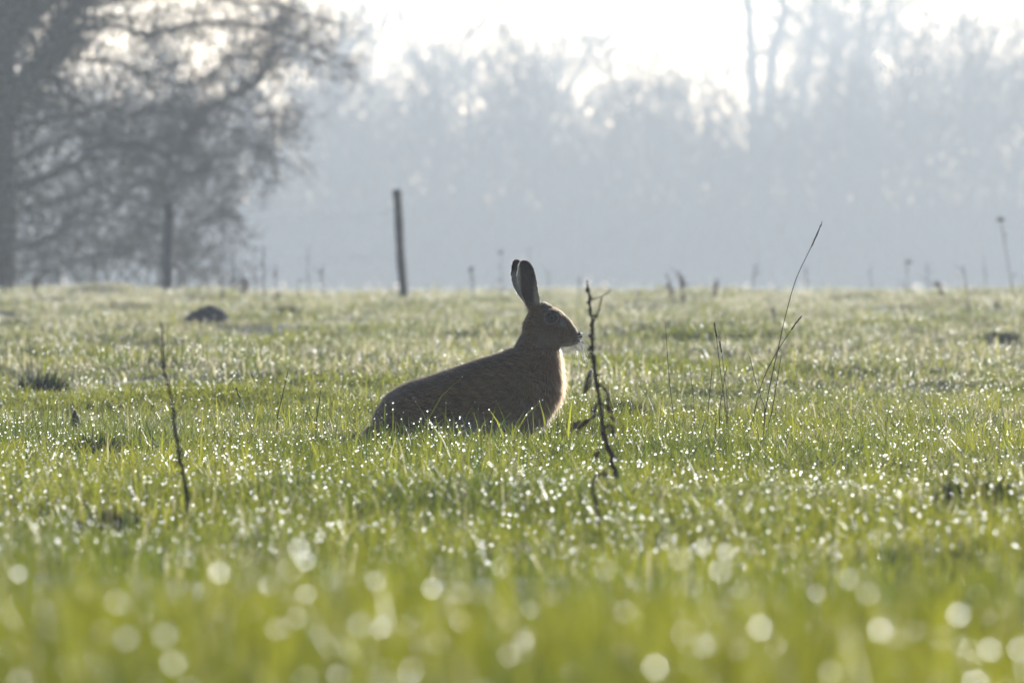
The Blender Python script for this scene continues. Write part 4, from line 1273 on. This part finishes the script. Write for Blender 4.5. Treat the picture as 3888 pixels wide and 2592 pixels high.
# --- eyes, nose, whiskers
def eye_mat():
    m, nt, out = new_mat('hare_eye')
    N = nt.nodes.new; L = nt.links.new
    tc = N('ShaderNodeTexCoord'); sep = N('ShaderNodeSeparateXYZ'); L(tc.outputs['Object'], sep.inputs[0])
    ab = N('ShaderNodeMath'); ab.operation = 'ABSOLUTE'; L(sep.outputs[1], ab.inputs[0])
    cr_ = N('ShaderNodeValToRGB')
    mr = N('ShaderNodeMapRange'); mr.inputs[1].default_value = .0050; mr.inputs[2].default_value = .0108
    L(ab.outputs[0], mr.inputs[0]); L(mr.outputs[0], cr_.inputs[0])
    e = cr_.color_ramp.elements
    e[0].position = 0; e[0].color = (.012, .009, .007, 1)
    e[1].position = 1; e[1].color = (.006, .005, .005, 1)
    for pos, c in ((.30, (.02, .014, .01, 1)), (.42, (.15, .09, .045, 1)), (.80, (.19, .12, .06, 1)), (.86, (.007, .006, .005, 1))):
        q = e.new(pos); q.color = c
    p = N('ShaderNodeBsdfPrincipled'); p.inputs['Roughness'].default_value = .06
    L(cr_.outputs[0], p.inputs['Base Color']); L(p.outputs[0], out.inputs[0])
    return m
EM = eye_mat()
for s in (-1, 1):
    bm = bmesh.new(); bmesh.ops.create_uvsphere(bm, u_segments=24, v_segments=16, radius=.0108)
    me = bpy.data.meshes.new('eye'); bm.to_mesh(me); bm.free(); me.materials.append(EM)
    me.polygons.foreach_set('use_smooth', np.ones(len(me.polygons), bool))
    obj('eye', me, hare, loc=(hx(EYE[0]), s * .0265, hz(EYE[1])))
    lid = Tubes()
    ringp = [(hx(EYE[0]) + .0113 * math.cos(q), s * (.0305 - .0012 * math.cos(q)), hz(EYE[1]) + .0101 * math.sin(q)) for q in np.linspace(0, 2 * math.pi, 25)]
    lid.add(ringp, [.0011] * 25, 6, (.10, .075, .055))
    obj('eyelid', lid.mesh('eyelid', M_DRY), hare)
M_NOSE = plain_mat('hare_nose', (.03, .024, .022), (.06, .045, .04), scale=300, rough=.45)
bm = bmesh.new(); bmesh.ops.create_uvsphere(bm, u_segments=16, v_segments=12, radius=1)
for q in bm.verts: q.co = Vector((q.co.x * .0056, q.co.y * .0075, q.co.z * .0060 * (1 - .2 * q.co.z)))
me = bpy.data.meshes.new('nose'); bm.to_mesh(me); bm.free(); me.materials.append(M_NOSE)
me.polygons.foreach_set('use_smooth', np.ones(len(me.polygons), bool))
obj('nose', me, hare, loc=(hx(1664), 0, hz(636)))
M_WHISK = leaf_mat('whisker', trans=.65, tint=(1, 1, 1), gloss=.3, rough=.3)
whisk = [((1640, 655), (1746, 668)), ((1640, 665), (1705, 690)), ((1640, 670), (1762, 775)), ((1635, 675), (1722, 720)), ((1630, 680), (1732, 810)), ((1625, 690), (1720, 868)), ((1620, 690), (1700, 850)),
         ((1610, 690), (1665, 912)), ((1632, 672), (1716, 700)), ((1626, 684), (1690, 800)), ((1618, 688), (1680, 770)), ((1600, 690), (1640, 830)), ((1636, 668), (1735, 745)), ((1628, 676), (1740, 790))]
for q, (a, b) in enumerate(whisk):
    s = -1 if q % 2 == 0 else 1
    A = np.array([hx(a[0]), s * .012, hz(a[1])]); B = np.array([hx(b[0]), s * (.03 + .01 * math.sin(q)), hz(b[1])])
    M_ = (A + B) / 2 + np.array([.004, s * .003, .006])
    pth = smooth_path([A, M_, B], 8)
    obj('whisker', Tubes().add(pth, np.linspace(.0007, .0010, 8) * np.array([1, 1, 1, 1, 1, 1, .9, .5]), 4, (.94, .93, .9)).mesh('whisker', M_WHISK), hare)

# ------------------------------------------------------------------ haze
bm = bmesh.new(); bmesh.ops.create_cube(bm, size=1.0)
me = bpy.data.meshes.new('haze'); bm.to_mesh(me); bm.free()
hm, nt, out = new_mat('haze')
pv = nt.nodes.new('ShaderNodeVolumePrincipled')
pv.inputs['Color'].default_value = (.85, .935, 1.0, 1)
pv.inputs['Density'].default_value = .00062
pv.inputs['Anisotropy'].default_value = .45
nt.links.new(pv.outputs[0], out.inputs['Volume'])
me.materials.append(hm)
haze = obj('haze', me)
haze.scale = (820, 980, 37.0); haze.location = (0, 420, 37.0 / 2 - 1.2)
tag(haze, 'thin bluish morning haze over the meadow', 'haze', kind='stuff')
